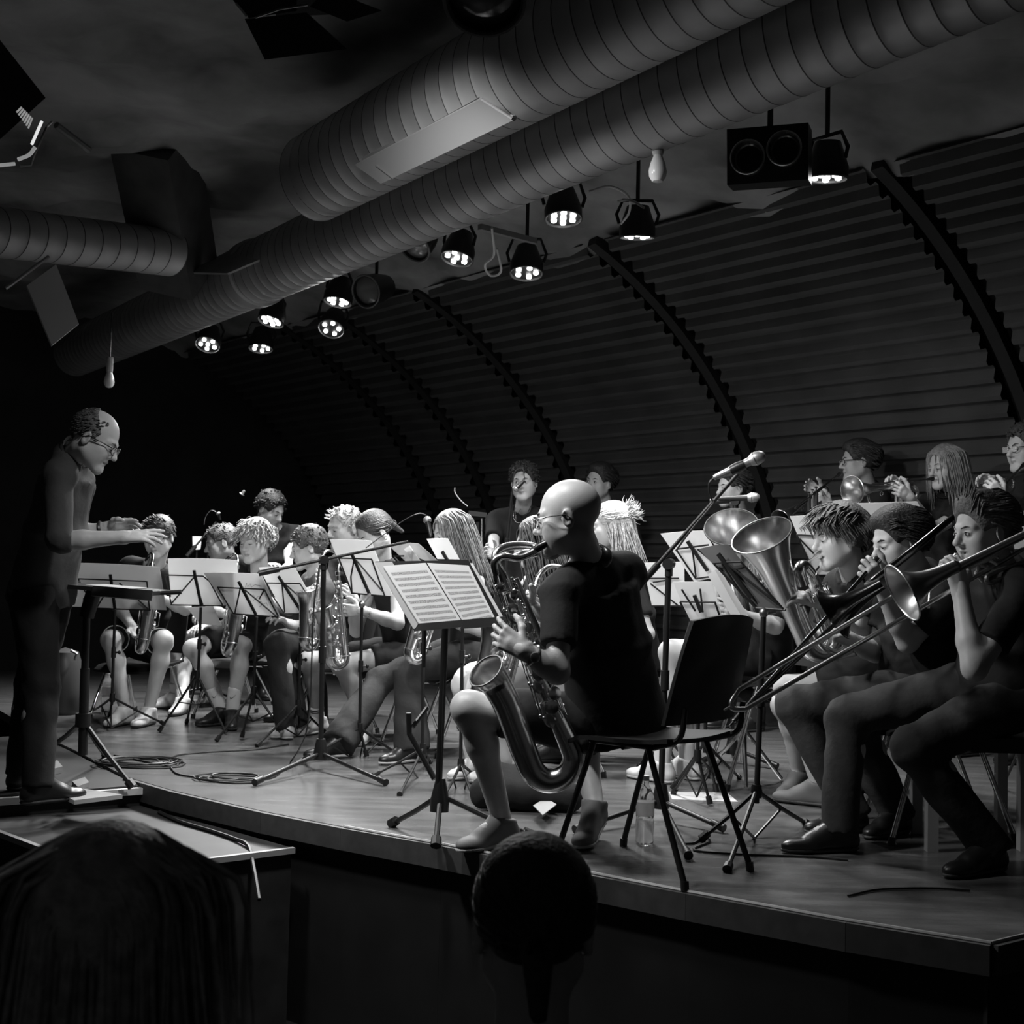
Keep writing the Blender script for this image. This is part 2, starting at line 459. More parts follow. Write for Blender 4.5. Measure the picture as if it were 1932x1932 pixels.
for ri, (u0, u1) in enumerate(zip([-3.2] + ribs[:-1], ribs)):
    ua, ub = u0 + 0.10, u1 - 0.10
    vs = []
    for i in range(nc * 8 + 1):
        th = th0 + (th1 - th0) * i / (nc * 8)
        s = math.sin(2 * math.pi * i / 8.0)
        off = 0.024 * max(-1, min(1, 1.5 * s))
        vs += [vault(ua, th, VR - off), vault(ub, th, VR - off)]
    fs = [(2 * i, 2 * i + 1, 2 * i + 3, 2 * i + 2) for i in range(nc * 8)]
    link_mesh('corrugated_panel', [tuple(v) for v in vs], fs, M_CORR, wall_o, True, sharp=50)
for u in ribs[:-1]:
    m = MB(); pts = [vault(u, th0 + (th1 - th0) * i / 30, VR + .02) for i in range(31)]
    m.tube(pts, 0.05, 4); m.build('arch_rib', M_RIB, wall_o, smooth=False)
# plaster ceiling, displaced so it is lumpy
gu, gn = 90, 60
vs, fs = [], []
path = [(VC + (VR + .03) * math.cos(math.radians(a)), VZ + (VR + .03) * math.sin(math.radians(a))) for a in np.linspace(67, 90, 16)] + [(VC - s, VZ + VR + .03) for s in np.linspace(.15, 6.5, 44)]
for i in range(gu):
    for j, (n_, z_) in enumerate(path):
        u = -3.5 + 16.2 * i / (gu - 1)
        dz = 0.03 * math.sin(3.1 * u + 1.7 * n_) * math.sin(2.3 * n_ - 0.9 * u) + 0.02 * math.sin(7.3 * u - 3 * n_) + 0.015 * RNG.standard_normal()
        vs.append(UN(u, n_, z_ + dz))
k = len(path)
fs = [(i * k + j, i * k + j + 1, (i + 1) * k + j + 1, (i + 1) * k + j) for i in range(gu - 1) for j in range(k - 1)]
o = link_mesh('ceiling', [tuple(v) for v in vs], fs, M_PLASTER, None, True, sharp=0, loc=(0, 0, 0)); tag(o, kind='structure')
m = MB(); m.slab([UN(12.3, -3, -.8), UN(12.3, 8.5, -.8), UN(12.3, 8.5, 3.5), UN(12.3, -3, 3.5)], .05); o = m.build('wall_left', M_WALL, smooth=False, loc=(0, 0, 0)); tag(o, kind='structure')
# ================================================================ ventilation ducts
DX = (UX + NX * 0.083)
def DP(u, n0, z):
    return UX * u + NX * (n0 + 0.083 * u) + V(0, 0, z)
def duct(label, p0, p1, r, pitch=0.105):
    d = (p1 - p0).normalized(); L = (p1 - p0).length
    root = thing('ventilation_duct', label, 'duct', (p0 + p1) / 2)
    F = frame(d)
    na, spp = 44, 4
    rows = int(L / pitch) * spp
    vs, fs, mi = [], [], []
    for i in range(rows + 1):
        for j in range(na):
            a = 2 * math.pi * j / na
            u = (i // spp + (0, 0.5, 0.945, 0.965)[i % spp] + 0.9 * (0.5 - 0.5 * math.cos(a))) * pitch
            rr = r + (0.0012 if i % spp == 3 else 0.0)
            vs.append(p0 + F @ Vector((rr * math.cos(a), rr * math.sin(a), u)))
    for i in range(rows):
        for j in range(na):
            fs.append((i * na + j, i * na + (j + 1) % na, (i + 1) * na + (j + 1) % na, (i + 1) * na + j)); mi.append(1 if i % spp >= 2 else 0)
    link_mesh('duct_pipe', [tuple(v) for v in vs], fs, [M_DUCT, M_SEAM], root, True, mi, sharp=60)
    return root
ld = duct('long spiral-seamed round duct running just above the rows of lamps', DP(-2.2, 3.2, 2.836), DP(11.4, 3.2, 2.836), 0.2)
m = MB(); m.lathe([(.2, -.05), (.216, -.045), (.216, .045), (.2, .05)], TR(DP(7.3, 3.2, 2.836), frame(DX)), 40); m.build('joint_collar', M_DUCT, ld)
ud = duct('upper spiral-seamed round duct ending bluntly above the band, carrying an air outlet', DP(-2.2, 2.7, 2.90), DP(5.5, 2.7, 2.90), 0.21)
m = MB(); m.lathe([(.212, -.10), (.206, .02), (.18, .07), (.10, .10), (0, .11)], TR(DP(5.42, 2.7, 2.90), frame(DX)), 40); m.build('end_cap', M_DUCT, ud)
# flat air outlet box strapped under the upper duct
on = (-NX * 0.62 - V(0, 0, .78)).normalized()
oc = DP(4.4, 2.7, 2.90) + on * 0.25
def OP(x, y, k=0.0): return onplane(x, y, oc - on * k, on)
ob = thing('air_outlet', 'pale flat sheet-metal air outlet box strapped under the upper duct', 'vent', OP(818, 265))
m = MB(); m.slab([OP(671, 310), OP(720, 345), OP(968, 226), OP(906, 186)], .012, on); m.build('cover_plate', M_BOXMET, ob, smooth=False)
m = MB(); m.slab([OP(683, 298, .05), OP(923, 161, .05), OP(930, 178, .05), OP(690, 309, .05)], .012, on); m.build('side_flange', M_BOXMET, ob, smooth=False)
m = MB(); m.tube([OP(923, 162, .04), OP(938, 190, .06), OP(953, 208, .05), OP(970, 223, .02)], [.013] * 4, 6); m.tube([OP(908, 187), OP(966, 224)], .006, 6); m.build('end_frame', M_BOXMET, ob)
m = MB(); m.tube([OP(709, 312, -.008), OP(742, 337, -.008)], .003, 6); m.build('seam_bead', M_STEEL, ob)
m = MB(); m.slab([OP(690, 305, .03), OP(725, 338, .03), OP(960, 222, .03), OP(918, 172, .03)], .04, on); m.build('plenum', mat('plenum', .05, .6), ob, smooth=False)
# branch: square drop duct, its flange, and the round duct going off to the left
q0, q1 = P(338, 520, 8.3), P(290, 255, 7.5)
sd = thing('drop_duct', 'dark square duct dropping to the long round duct at the left', 'duct', q0)
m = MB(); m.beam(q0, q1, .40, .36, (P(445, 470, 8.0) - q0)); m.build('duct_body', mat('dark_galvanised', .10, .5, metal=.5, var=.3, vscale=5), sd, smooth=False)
m = MB(); fl = [P(345, 515, 8.2), P(430, 517, 7.7), P(508, 484, 7.6), P(450, 474, 8.0)]; m.slab(fl, .012); m.build('flange', M_DUCT, sd, smooth=False)
duct('short spiral-seamed duct crossing to the left edge behind the hanging panel', P(-140, 422, 7.0), P(330, 478, 7.9), 0.142)
# hanging board and its rod, far left
hb = thing('hanging_panel', 'pale rectangular board hanging below the ducts at the far left', 'panel', P(98, 580, 6.5))
m = MB(); m.slab([P(50, 540, 6.5), P(105, 500, 6.6), P(148, 612, 6.6), P(97, 653, 6.5)], .02); m.build('board', M_BOARD, hb, smooth=False)
m = MB(); m.tube([P(10, 545, 6.45), P(92, 484, 6.6)], .009, 8); m.build('hanging_rod', M_STEEL, hb)
# ================================================================ stage lamps
def par(px, py, d, hd, el, label, ring=6, centre=True, roll=0.0, aim=None, watts=1.0):
    c = P(px, py, d)
    n = heading(hd, -el)
    root = thing('par_lamp', label, 'stage light', M=TR(c, frame(n)), group='led par lamps under the vault')
    W = wm(root)
    m = MB(); m.lathe([(0, -.17), (.06, -.165), (.075, -.12), (.098, -.05), (.098, .004), (.09, .004), (.09, -.006), (0, -.006)], W, 24); m.build('lamp_can', M_BLKMET, root)
    m = MB(); m.ring(W @ V(0, 0, .004), n, .095, .005, 28, 6); m.build('bezel', mat('bezel', .05, .3, spec=.8), root)
    spots_ = [(.056 * math.cos(2 * math.pi * i / ring + roll), .056 * math.sin(2 * math.pi * i / ring + roll)) for i in range(ring)] + ([(0, 0)] if centre else [])
    for x, y in spots_:
        m = MB(); m.lathe([(.0155, -.008), (.0148, .004), (.007, .008), (0, .009)], W @ Matrix.Translation((x, y, 0)), 12); m.build('led', M_LED, root)
    up = c + V(0, 0, .20)
    side = n.cross(V(0, 0, 1)); side = (side if side.length > .1 else UX.copy()).normalized()
    m = MB()
    m.tube([c - n * .07 + side * .10, c - n * .07 + side * .115 + V(0, 0, .05), up + side * .08 + V(0, 0, .0), up - side * .08, c - n * .07 - side * .115 + V(0, 0, .05), c - n * .07 - side * .10], .010, 6)
    m.build('yoke', M_BLKMET, root)
    m = MB(); m.tube([up, V(up.x, up.y, 3.36)], .012, 6); m.build('hanger', M_BLKMET, root)
    tgt = c + n if aim is None else aim
    spot('par_beam', c + n * .03, tgt, PAR_W * watts, 118, 1.0, .10)
    return root
PARS = [
 (1063, 412, 6.66, -10, 78, 'led par lamp with seven lit lenses, right of mid-frame, straight below the long duct', 6, True),
 (1202, 447, 7.0, 0, 97, 'led par lamp seen almost edge-on, hung from a thin bracket below the white bulb', 5, False),
 (1560, 336, 6.0, 0, 95, 'led par lamp seen edge-on, right beside the twin round blinder lamp', 5, True),
 (862, 487, 7.5, 35, 72, 'tilted led par lamp with six lit lenses, touching the long duct at mid-frame', 5, True),
 (993, 515, 7.5, 0, 76, 'led par lamp with a ring of five lenses against the corrugated wall', 5, False),
 (637, 569, 8.6, 35, 78, 'steeply tilted led par lamp with six lit lenses, beside the glass-fronted spotlight', 6, False),
 (511, 606, 9.2, 35, 70, 'led par lamp with seven lenses in a pale bracket, under the long duct', 6, True),
 (625, 620, 9.4, 10, 55, 'led par lamp with a ring of five lenses below the steeply tilted one', 5, False),
 (392, 650, 10.0, 5, 58, 'leftmost led par lamp, six large lit lenses', 5, True),
 (492, 657, 10.2, 0, 76, 'small far led par lamp with five lenses, right of the leftmost one', 5, False)]
for i, a in enumerate(PARS):
    par(*a, roll=i * .7, watts=(.9, 1.2, .7, 1.3, 1.5, 1.3, 1.2, 1.4, .4, .4)[i])
# unlit lamps among them
def lantern(px, py, d, r, hd, el, label, name='spotlight', L=.24):
    c = P(px, py, d); n = heading(hd, el)
    root = thing(name, label, 'stage light', M=TR(c, frame(n))); W = wm(root)
    m = MB(); m.lathe([(0, -L), (r * .7, -L * .98), (r * .95, -L * .5), (r, 0), (r * .9, 0), (r * .88, -.03), (0, -.03)], W, 22); m.build('lamp_can', M_BLKMET, root)
    m = MB(); m.lathe([(r * .88, -.025), (r * .5, -.008), (0, 0)], W, 22); m.build('lens', M_GLASSY, root)
    m = MB(); m.ring(c, n, r, .006, 26, 6); m.build('rim', mat('rim', .12, .35), root)
    m = MB(); m.tube([c - n * L * .5, V(c.x, c.y, c.z + .25) - n * L * .5, V(c.x, c.y, 3.36) - n * L * .5], .012, 6); m.build('hanger', M_BLKMET, root)
    return root
lantern(690, 550, 8.3, .105, 30, -20, 'unlit spotlight with a pale glass front beside the tilted lamps')
lantern(782, 468, 7.8, .10, 30, -45, 'unlit dark spotlight between the glass-fronted spotlight and the lamp touching the duct')
lantern(915, 2, 3.2, .10, 0, -60, 'dark round lantern cut off by the top of the frame')
# twin blinder
bc = P(1447, 290, 5.6); bn = heading(18, -8)
root = thing('blinder_lamp', 'black twin blinder with two large round unlit lamps', 'stage light', M=TR(bc, frame(bn))); W = wm(root)
hx = W.to_3x3().col[0]
m = MB(); m.box(bc - bn * .10, (.35, .24, .18), W.to_3x3()); m.build('housing', M_BLKMET, root, smooth=False)
for s, dy in ((-1, -.015), (1, .01)):
    f = W @ Matrix.Translation((s * .078, dy, .0))
    sub = MB(); sub.lathe([(.072, -.04), (.075, .045), (.070, .045), (.062, -.005), (.03, -.03), (0, -.035)], f, 28); so = sub.build('round_lamp', M_GLASSY, root)
    sub = MB(); sub.ring(f @ V(0, 0, .045), bn, .072, .0045, 32, 6); sub.build('rim', M_STEEL, so)
m = MB(); m.tube([bc - bn * .1, V(bc.x, bc.y, 3.36) - bn * .1], .014, 6); m.build('hanger', M_BLKMET, root)
# bare bulbs
def bulb(px, py, d, s, label):
    c = P(px, py, d)
    root = thing('light_bulb', label, 'light bulb', c)
    m = MB(); m.lathe([(0, -.055 * s), (.018 * s, -.050 * s), (.029 * s, -.032 * s), (.031 * s, -.015 * s), (.026 * s, .01 * s), (.016 * s, .035 * s), (.014 * s, .045 * s)], Matrix.Translation(c), 18); m.build('bulb', M_BULB, root)
    m = MB(); m.lathe([(0, .13 * s), (.019 * s, .13 * s), (.02 * s, .05 * s), (.017 * s, .04 * s), (0, .04 * s)], Matrix.Translation(c), 16); m.build('socket', M_BOARD, root)
    m = MB(); m.tube([c + V(0, 0, .13 * s), c + V(0, 0, .40 * s)], .004, 6); m.build('wire', M_CABLE, root)
bulb(1241, 315, 5.0, 1.15, 'unlit white bulb in a pale socket below the long duct')
bulb(206, 715, 8.8, 1.15, 'small unlit bulb hanging at the far left end of the long duct')
# theatre lantern with barn doors, top left, and the black one cut off at the top
c = P(30, 250, 4.2)
root = thing('theatre_lantern', 'black theatre lantern with shining frame bars at the upper left edge', 'stage light', c)
m = MB(); m.box(c + V(-.16, .10, .16), (.22, .24, .24), frame(heading(-140, -40))); m.build('lamp_house', M_BLKMET, root, smooth=False)
M_GLOW = mat('spill_glow', .9, .3, emit=.75)  # emission on plain frame bars imitates the lamp's spill
M_GLOW2 = mat('faint_spill_glow', .7, .4, emit=.22)  # weaker spill glow put on the curved bar, lower bar and slats
m = MB(); m.tube([P(79, 229, 4.13), P(60, 272, 4.10)], .005, 8); m.build('glowing_frame_bar', M_GLOW, root)
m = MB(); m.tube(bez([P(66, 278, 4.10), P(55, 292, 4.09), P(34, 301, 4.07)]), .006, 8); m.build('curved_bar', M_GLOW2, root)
m = MB(); m.tube([P(99, 229, 4.20), P(88, 240, 4.20), P(66, 290, 4.13), P(58, 312, 4.10), P(38, 314, 4.09)], .0035, 6); m.build('accessory_frame', M_STEEL, root)
m = MB(); m.tube([P(-12, 313, 4.06), P(28, 309, 4.06)], .006, 8); m.build('glowing_frame_bar', M_GLOW2, root)
m = MB(); m.tube([P(106, 236, 4.34), P(168, 283, 4.48)], .012, 8); m.build('tail_bar', mat('dull_grey', .2, .5), root)
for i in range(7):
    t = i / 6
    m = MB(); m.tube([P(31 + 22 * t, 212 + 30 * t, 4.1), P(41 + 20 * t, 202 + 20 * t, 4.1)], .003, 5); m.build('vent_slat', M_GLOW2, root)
c = P(560, 40, 4.1)
root = thing('theatre_lantern', 'black lantern with open barn doors at the top of the frame', 'stage light', c)
m = MB(); m.box(P(585, -75, 4.1), (.26, .26, .2), frame(heading(10, -60))); m.build('lamp_house', M_BLKMET, root, smooth=False)
for q in ([(462, 36), (578, 24), (655, 92), (500, 112)], [(440, 0), (470, 34), (560, 20), (560, -30)], [(585, 12), (615, -20), (720, 20), (655, 40)]):
    m = MB(); m.slab([P(x, y, 4.0 + .1 * (y / 100)) for x, y in q], .006); m.build('barn_door', M_BLKMET, root, smooth=False)
m = MB(); m.tube([P(482, 33, 3.98), P(528, 17, 3.97), P(580, 9, 3.97)], .0035, 6); m.tube([P(445, 6, 3.98), P(466, 31, 3.98)], .004, 6); m.build('bright_edge', M_STEEL, root)
spot('lantern_beam', P(575, -70, 4.1) + V(.12, .12, -.2), V(.05, 6.2, .6), HOUSE_W, 112, .8, .12)
spot('key_beam', P(30, 250, 4.2) + V(.06, .34, .12), V(.9, 5.5, .3), KEY_W, 98, .85, .10)
# brackets and loose wires under the ceiling near the lamps
for pts, lab in (([(1110, 362, 6.3), (1150, 352, 6.4), (1185, 370, 6.5), (1187, 400, 6.6), (1172, 422, 6.7)], 'thin loose wire curling under the ceiling left of the white bulb'),
                 ([(1165, 380, 6.5), (1190, 378, 6.5), (1215, 392, 6.6)], 'short pale cable end below the white bulb'),
                 ([(928, 430, 6.9), (932, 480, 7.2), (915, 500, 7.3), (925, 520, 7.4), (945, 512, 7.4), (938, 470, 7.3)], 'hanging cable loop beside the lamp touching the duct')):
    m = MB(); m.tube(bez([P(*p) for p in pts], 6), .0065, 6); tag(m.build('lamp_cable', M_STEEL if 'pale' in lab else M_BOARD), lab, 'cable')
m = MB(); m.beam(P(905, 428, 6.9), P(1010, 455, 7.2), .03, .03); tag(m.build('lamp_bracket', mat('dull_grey', .2, .5), smooth=False), 'grey steel bracket arm below the long duct at mid-frame', 'bracket')
# ================================================================ instruments, stands, chairs
M_BRASS = mat('lacquered_brass', 0.78, 0.22, metal=1.0, var=0.12, vscale=7)
M_BRASS2 = mat('satin_brass', 0.62, 0.36, metal=1.0)
M_SILVER = mat('silver_plate', 0.85, 0.12, metal=1.0)
M_EBON = mat('black_ebonite', 0.012, 0.25)
M_PAD = mat('dark_pad', 0.06, 0.5)
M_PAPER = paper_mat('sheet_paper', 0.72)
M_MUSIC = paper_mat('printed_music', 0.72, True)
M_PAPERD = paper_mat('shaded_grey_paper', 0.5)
M_SEAT = mat('black_seat_shell', 0.014, 0.42, bump=0.05, bscale=300)
M_WOODD = mat('grey_wood_edge', 0.16, 0.5)
M_SILK = mat('mic_grille', 0.42, 0.45, metal=0.8)

def sax_proto():
    root = thing('saxophone', 'proto', 'saxophone', (0, 0, 0))
    I = Matrix.Identity(4)
    m = MB(); m.tube([V(0, 0, .60), V(0, 0, .35), V(0, 0, .10)], [.0125, .021, .030], 16, caps=False)
    for z in (.16, .26, .36, .46, .55): m.ring(V(0, 0, z), V(0, 0, 1), .0125 + (.60 - z) * .035 + .002, .002, 18, 5)
    m.build('body_tube', M_BRASS, root)
    arc = [V(0, .0475 - .0475 * math.cos(math.pi * i / 10), .10 - .055 * math.sin(math.pi * i / 10)) for i in range(11)]
    path = arc + [V(0, .096, .16), V(0, .099, .24), V(0, .104, .31), V(0, .111, .355), V(0, .118, .385), V(0, .123, .40)]
    rad = [.030 + .007 * i / 10 for i in range(11)] + [.039, .043, .047, .053, .060, .066]
    m = MB(); m.tube(path, rad, 22, caps=False); bell = m.build('bell', M_BRASS, root)
    m = MB(); m.ring(V(0, .123, .40), V(0, .3, 1), .066, .0032, 30, 6); m.build('bell_rim', M_BRASS, bell)
    m = MB(); m.ring(V(0, 0, .10), V(0, 0, 1), .031, .004, 20, 6); m.ring(V(0, .095, .10), V(0, 0, 1), .038, .004, 22, 6); m.build('bow_band', M_BRASS, bell)
    m = MB(); m.tube(bez([V(0, 0, .595), V(0, -.003, .635), V(0, -.03, .675), V(0, -.085, .692), V(0, -.15, .680)], 6), [.0125 - .005 * i / 24 for i in range(25)], 12); nk = m.build('neck', M_BRASS, root)
    m = MB(); m.lathe([(.016, -.012), (.018, -.01), (.018, .012), (.015, .014)], Matrix.Translation((0, 0, .60)), 16); m.build('neck_receiver', M_BRASS, nk)
    m = MB(); m.tube([V(0, -.135, .684), V(0, -.16, .677), V(0, -.215, .662)], [.0115, .012, .0075], 12, flat=.85); m.build('mouthpiece', M_EBON, root)
    # key cups
    for i, z in enumerate((.16, .205, .25, .30, .34, .385, .425, .46, .495)):
        r = .021 - .0012 * i; tr = .0125 + (.60 - z) * .035
        a = (-.25, .3)[i % 2]
        d = V(math.sin(a), math.cos(a), 0)
        c = d * (tr + .012) + V(0, 0, z)
        m = MB(); m.lathe([(0, -.006), (r, -.006), (r, .002), (r * .55, .005), (0, .005)], TR(c, frame(d)), 16); m.build('key_cup', M_BRASS, root)
    for x, z, r in ((-.05, .27, .026), (-.052, .20, .028), (.046, .15, .024)):
        d = V(math.copysign(1, x), .2, 0).normalized()
        m = MB(); m.lathe([(0, -.005), (r, -.005), (r, .003), (r * .5, .007), (0, .007)], TR(V(x, .095, z), frame(d)), 16); m.build('key_cup', M_BRASS, root)
    for z in (.52, .55):
        m = MB(); m.ell(V(.012, .024, z), (.008, .006, .009)); m.ell(V(-.018, .012, z), (.010, .007, .010)); m.build('pearl_key', mat('pearl', .75, .2), root)
    m = MB()
    for x, y, z0, z1 in ((.026, .018, .14, .50), (-.028, .014, .12, .44), (.033, -.004, .20, .57), (-.018, .030, .24, .54), (.03, .03, .12, .30)):
        m.tube([V(x, y, z0), V(x * .8, y, z1)], .0028, 6)
        for t in (0, .35, .7, 1.0):
            p = V(x, y, z0).lerp(V(x * .8, y, z1), t); m.ell(p, (.005, .005, .006), nu=8, nv=5); m.tube([p, V(p.x * .5, p.y * .3, p.z)], .002, 5)
    for i in range(7): m.tube([V(.03, .02, .16 + .05 * i), V(.004, .038, .165 + .05 * i)], .0025, 5)
    m.tube([V(-.04, .05, .18), V(-.075, .1, .20), V(-.075, .1, .28), V(-.04, .06, .30)], .003, 6)
    m.tube([V(.02, .03, .33), V(.04, .05, .36), V(.045, .05, .42), V(.02, .03, .46)], .003, 6)
    m.build('key_rods', M_BRASS, root)
    m = MB(); m.ring(V(0, -.03, .36), V(1, 0, 0), .010, .002, 14, 5); m.build('strap_ring', M_BRASS, root)
    return root
SAX0 = sax_proto(); _sax_used = [False]
def place_sax(low, top, bell_dir, label, group='saxophones of the band', s=None):
    """low: bottom of the bow; top: neck receiver."""
    z = (top - low); L = z.length; z.normalize()
    y = Vector(bell_dir); y = (y - z * y.dot(z)).normalized(); x = y.cross(z)
    s = s or L / 0.555
    M = Matrix(((x.x, y.x, z.x, 0), (x.y, y.y, z.y, 0), (x.z, y.z, z.z, 0), (0, 0, 0, 1))) @ Matrix.Scale(s, 4) @ Matrix.Translation((0, 0, -.045))
    M = Matrix.Translation(low) @ M
    o = copy_tree(SAX0) if _sax_used[0] else SAX0
    _sax_used[0] = True
    o.matrix_basis = M
    tag(o, label, 'saxophone', group)
    return o
def tripod_legs(root, hub, feet, r=.008, m=None, brace=None):
    for f in feet:
        t = MB(); t.tube([hub, hub.lerp(f, .5), f + V(0, 0, r)], [r, r * .95, r * .9], 8); lg = t.build('leg', m or M_BLKMET, root)
        d = (f - hub).normalized()
        t = MB(); t.tube([f + V(0, 0, r) - d * .035, f + V(0, 0, r)], [r * 1.7, r * 1.9], 8); t.build('rubber_foot', M_BLKMET, lg)
        if brace is not None:
            t = MB(); t.tube([brace, hub.lerp(f, .48)], r * .6, 6); t.build('brace', m or M_BLKMET, root)
def wire_stand(label, centre, nrm, wires, post_top, post_bot, feet, hub=None, group='folding wire music stands', brace_dz=-.18, thick=.0045, spine=None, back=.012, r=.0085, catch=None, mtl=None):
    """centre/nrm: plane of the desk; wires: pixel polylines drawn in that plane; post and feet in world space."""
    mtl = mtl or M_BLKMET
    root = thing('music_stand', label, 'music stand', V(post_bot.x, post_bot.y, 0), group)
    c2 = centre + nrm * back
    for w in wires:
        m = MB(); m.tube([onplane(x, y, c2, nrm) for x, y in w], thick, 6); m.build('desk_wire', mtl, root)
    if spine:
        m = MB(); a, b2 = onplane(*spine[0], c2, nrm), onplane(*spine[1], c2, nrm); m.beam(a, b2, .016, .009, nrm); m.build('desk_spine', mtl, root)
    m = MB(); m.tube([post_top, post_bot], r, 10); m.build('post', mtl, root)
    if catch is not None:
        m = MB(); m.tube([post_top, catch], r * 1.1, 8); m.ell(post_top, (.018, .018, .02)); m.build('tilt_joint', M_STEEL, root)
    mid = post_top.lerp(post_bot, .45)
    m = MB(); m.lathe([(.0, -.03), (r * 1.6, -.03), (r * 1.6, .03), (0, .03)], TR(mid, frame(post_top - post_bot)), 12); m.tube([mid, mid + RGT * .03], .006, 8); m.ell(mid + RGT * .034, (.009, .009, .012)); m.build('height_clamp', mtl, root)
    hub = hub if hub is not None else post_top.lerp(post_bot, .8)
    m = MB(); m.lathe([(0, -.025), (r * 1.9, -.025), (r * 2.1, 0), (r * 1.7, .025), (0, .025)], TR(hub, frame(post_top - post_bot)), 12); m.build('hub', mtl, root)
    tripod_legs(root, hub, feet, r * .85, mtl, hub + (post_bot - post_top).normalized() * abs(brace_dz) if brace_dz else None)
    return root
def sheet(label, c, n, px, m=None, off=0.0, t=.0016, name='sheet_music', group=None, curl=0.0, cat='sheet music', nx=8, fold=False):
    """A sheet of paper whose corners (TL, TR, BR, BL) are seen at the pixels px, lying in the plane c, n; gently curled, with two faces."""
    q = [onplane(x, y, c + n * off, n) for x, y in px]
    ny = 3
    top, bot, uv = [], [], []
    for i in range(nx + 1):
        for j in range(ny + 1):
            a, b = i / nx, j / ny
            p = q[0].lerp(q[1], a).lerp(q[3].lerp(q[2], a), b)
            w = curl * ((1 - b) ** 2) * math.sin(math.pi * a) + (.012 * abs(a - .5) if fold else 0)
            top.append(p + n * w); bot.append(p + n * (w - t)); uv.append((a, 1 - b))
    k = len(top); fs = []
    for i in range(nx):
        for j in range(ny):
            a = i * (ny + 1) + j; b = a + ny + 1
            fs.append((a, a + 1, b + 1, b)); fs.append((a + k, b + k, b + 1 + k, a + 1 + k))
    def edge_(a, b): fs.append((a, b, b + k, a + k))
    for i in range(nx): edge_(i * (ny + 1), (i + 1) * (ny + 1)); edge_((i + 1) * (ny + 1) + ny, i * (ny + 1) + ny)
    for j in range(ny): edge_(j + 1, j); edge_(nx * (ny + 1) + j, nx * (ny + 1) + j + 1)
    o = link_mesh(name, [tuple(v) for v in top + bot], fs, m or M_PAPER, None, True, sharp=30, uv=uv + uv)
    return tag(o, label, cat, group)
def chair(label, pos, hd, group='black shell chairs on the stage', leg_m=None, h=.44, wide=.40, back=True, seat_m=None):
    f = heading(hd); s = V(-f.y, f.x, 0)
    pos = V(pos.x, pos.y, 0)
    root = thing('chair', label, 'chair', pos, group)
    lm = leg_m or M_CHROME; sm = seat_m or M_SEAT
    def at(x, y, z): return pos + s * x + f * y + V(0, 0, z)
    w = wide / 2
    vs, fs = [], []
    nu, nv = 8, 8
    for i in range(nu + 1):
        for j in range(nv + 1):
            x = (i / nu * 2 - 1) * w; y = -.20 + .42 * j / nv
            z = h - .012 * math.cos(math.pi * (i / nu - .5)) - .03 * max(0, (j / nv - .8) / .2) ** 2 + .02 * (1 - j / nv) ** 4
            vs.append(at(x, y, z))
    k = len(vs); vs += [v - V(0, 0, .014) for v in vs]
    def q(a, b, c, d): fs.append((a, b, c, d))
    for i in range(nu):
        for j in range(nv):
            a = i * (nv + 1) + j; b = a + nv + 1
            q(a, b, b + 1, a + 1); q(a + k, a + 1 + k, b + 1 + k, b + k)
    for i in range(nu):
        a = i * (nv + 1); b = a + nv + 1; q(a, a + k, b + k, b); a += nv; b += nv; q(a, b, b + k, a + k)
    for j in range(nv): q(j, j + 1, j + 1 + k, j + k); a = nu * (nv + 1) + j; q(a, a + k, a + 1 + k, a + 1)
    link_mesh('seat', [tuple(v) for v in vs], fs, sm, root, True, sharp=50)
    if back:
        vs, fs = [], []
        for i in range(nu + 1):
            for j in range(nv + 1):
                t = i / nu * 2 - 1; z = h + .06 + .36 * j / nv
                x = t * w * (1 - .12 * (j / nv) ** 3)
                vs.append(at(x, -.21 - .09 * j / nv + .035 * t * t, z - .02 * t * t * (j / nv)))
        k = len(vs); vs += [v - f * .013 for v in vs]
        for i in range(nu):
            for j in range(nv):
                a = i * (nv + 1) + j; b = a + nv + 1
                q(a, a + 1, b + 1, b); q(a + k, b + k, b + 1 + k, a + 1 + k)
        for i in range(nu):
            a = i * (nv + 1); b = a + nv + 1; q(a, b, b + k, a + k); a += nv; b += nv; q(a, a + k, b + k, b)
        for j in range(nv): q(j, j + k, j + 1 + k, j + 1); a = nu * (nv + 1) + j; q(a, a + 1, a + 1 + k, a + k)
        bk = link_mesh('backrest', [tuple(v) for v in vs], fs, sm, root, True, sharp=50)
        for sx in (-1, 1):
            m = MB(); m.tube(bez([at(sx * w * .8, -.12, h - .02), at(sx * w * .85, -.225, h + .02), at(sx * w * .85, -.245, h + .12)], 5), .010, 8); m.build('back_upright', lm, root)
    for sx in (-1, 1):
        for fy, gy in ((.12, .26), (-.10, -.27)):
            m = MB(); m.tube([at(sx * w * .82, fy, h - .018), at(sx * w * .95, gy, .012)], .0105, 10); lg = m.build('leg', lm, root)
            m = MB(); m.tube([at(sx * w * .94, gy * .985, .03), at(sx * w * .95, gy, .0)], .014, 10); m.build('foot_cap', M_BLKMET, lg)
        m = MB(); m.tube([at(sx * w * .82, .14, h - .02), at(sx * w * .82, -.12, h - .02)], .009, 8); m.build('seat_rail', lm, root)
    m = MB(); m.tube([at(-w * .84, .0, h - .03), at(w * .84, .0, h - .03)], .009, 8); m.build('cross_rail', lm, root)
    return root
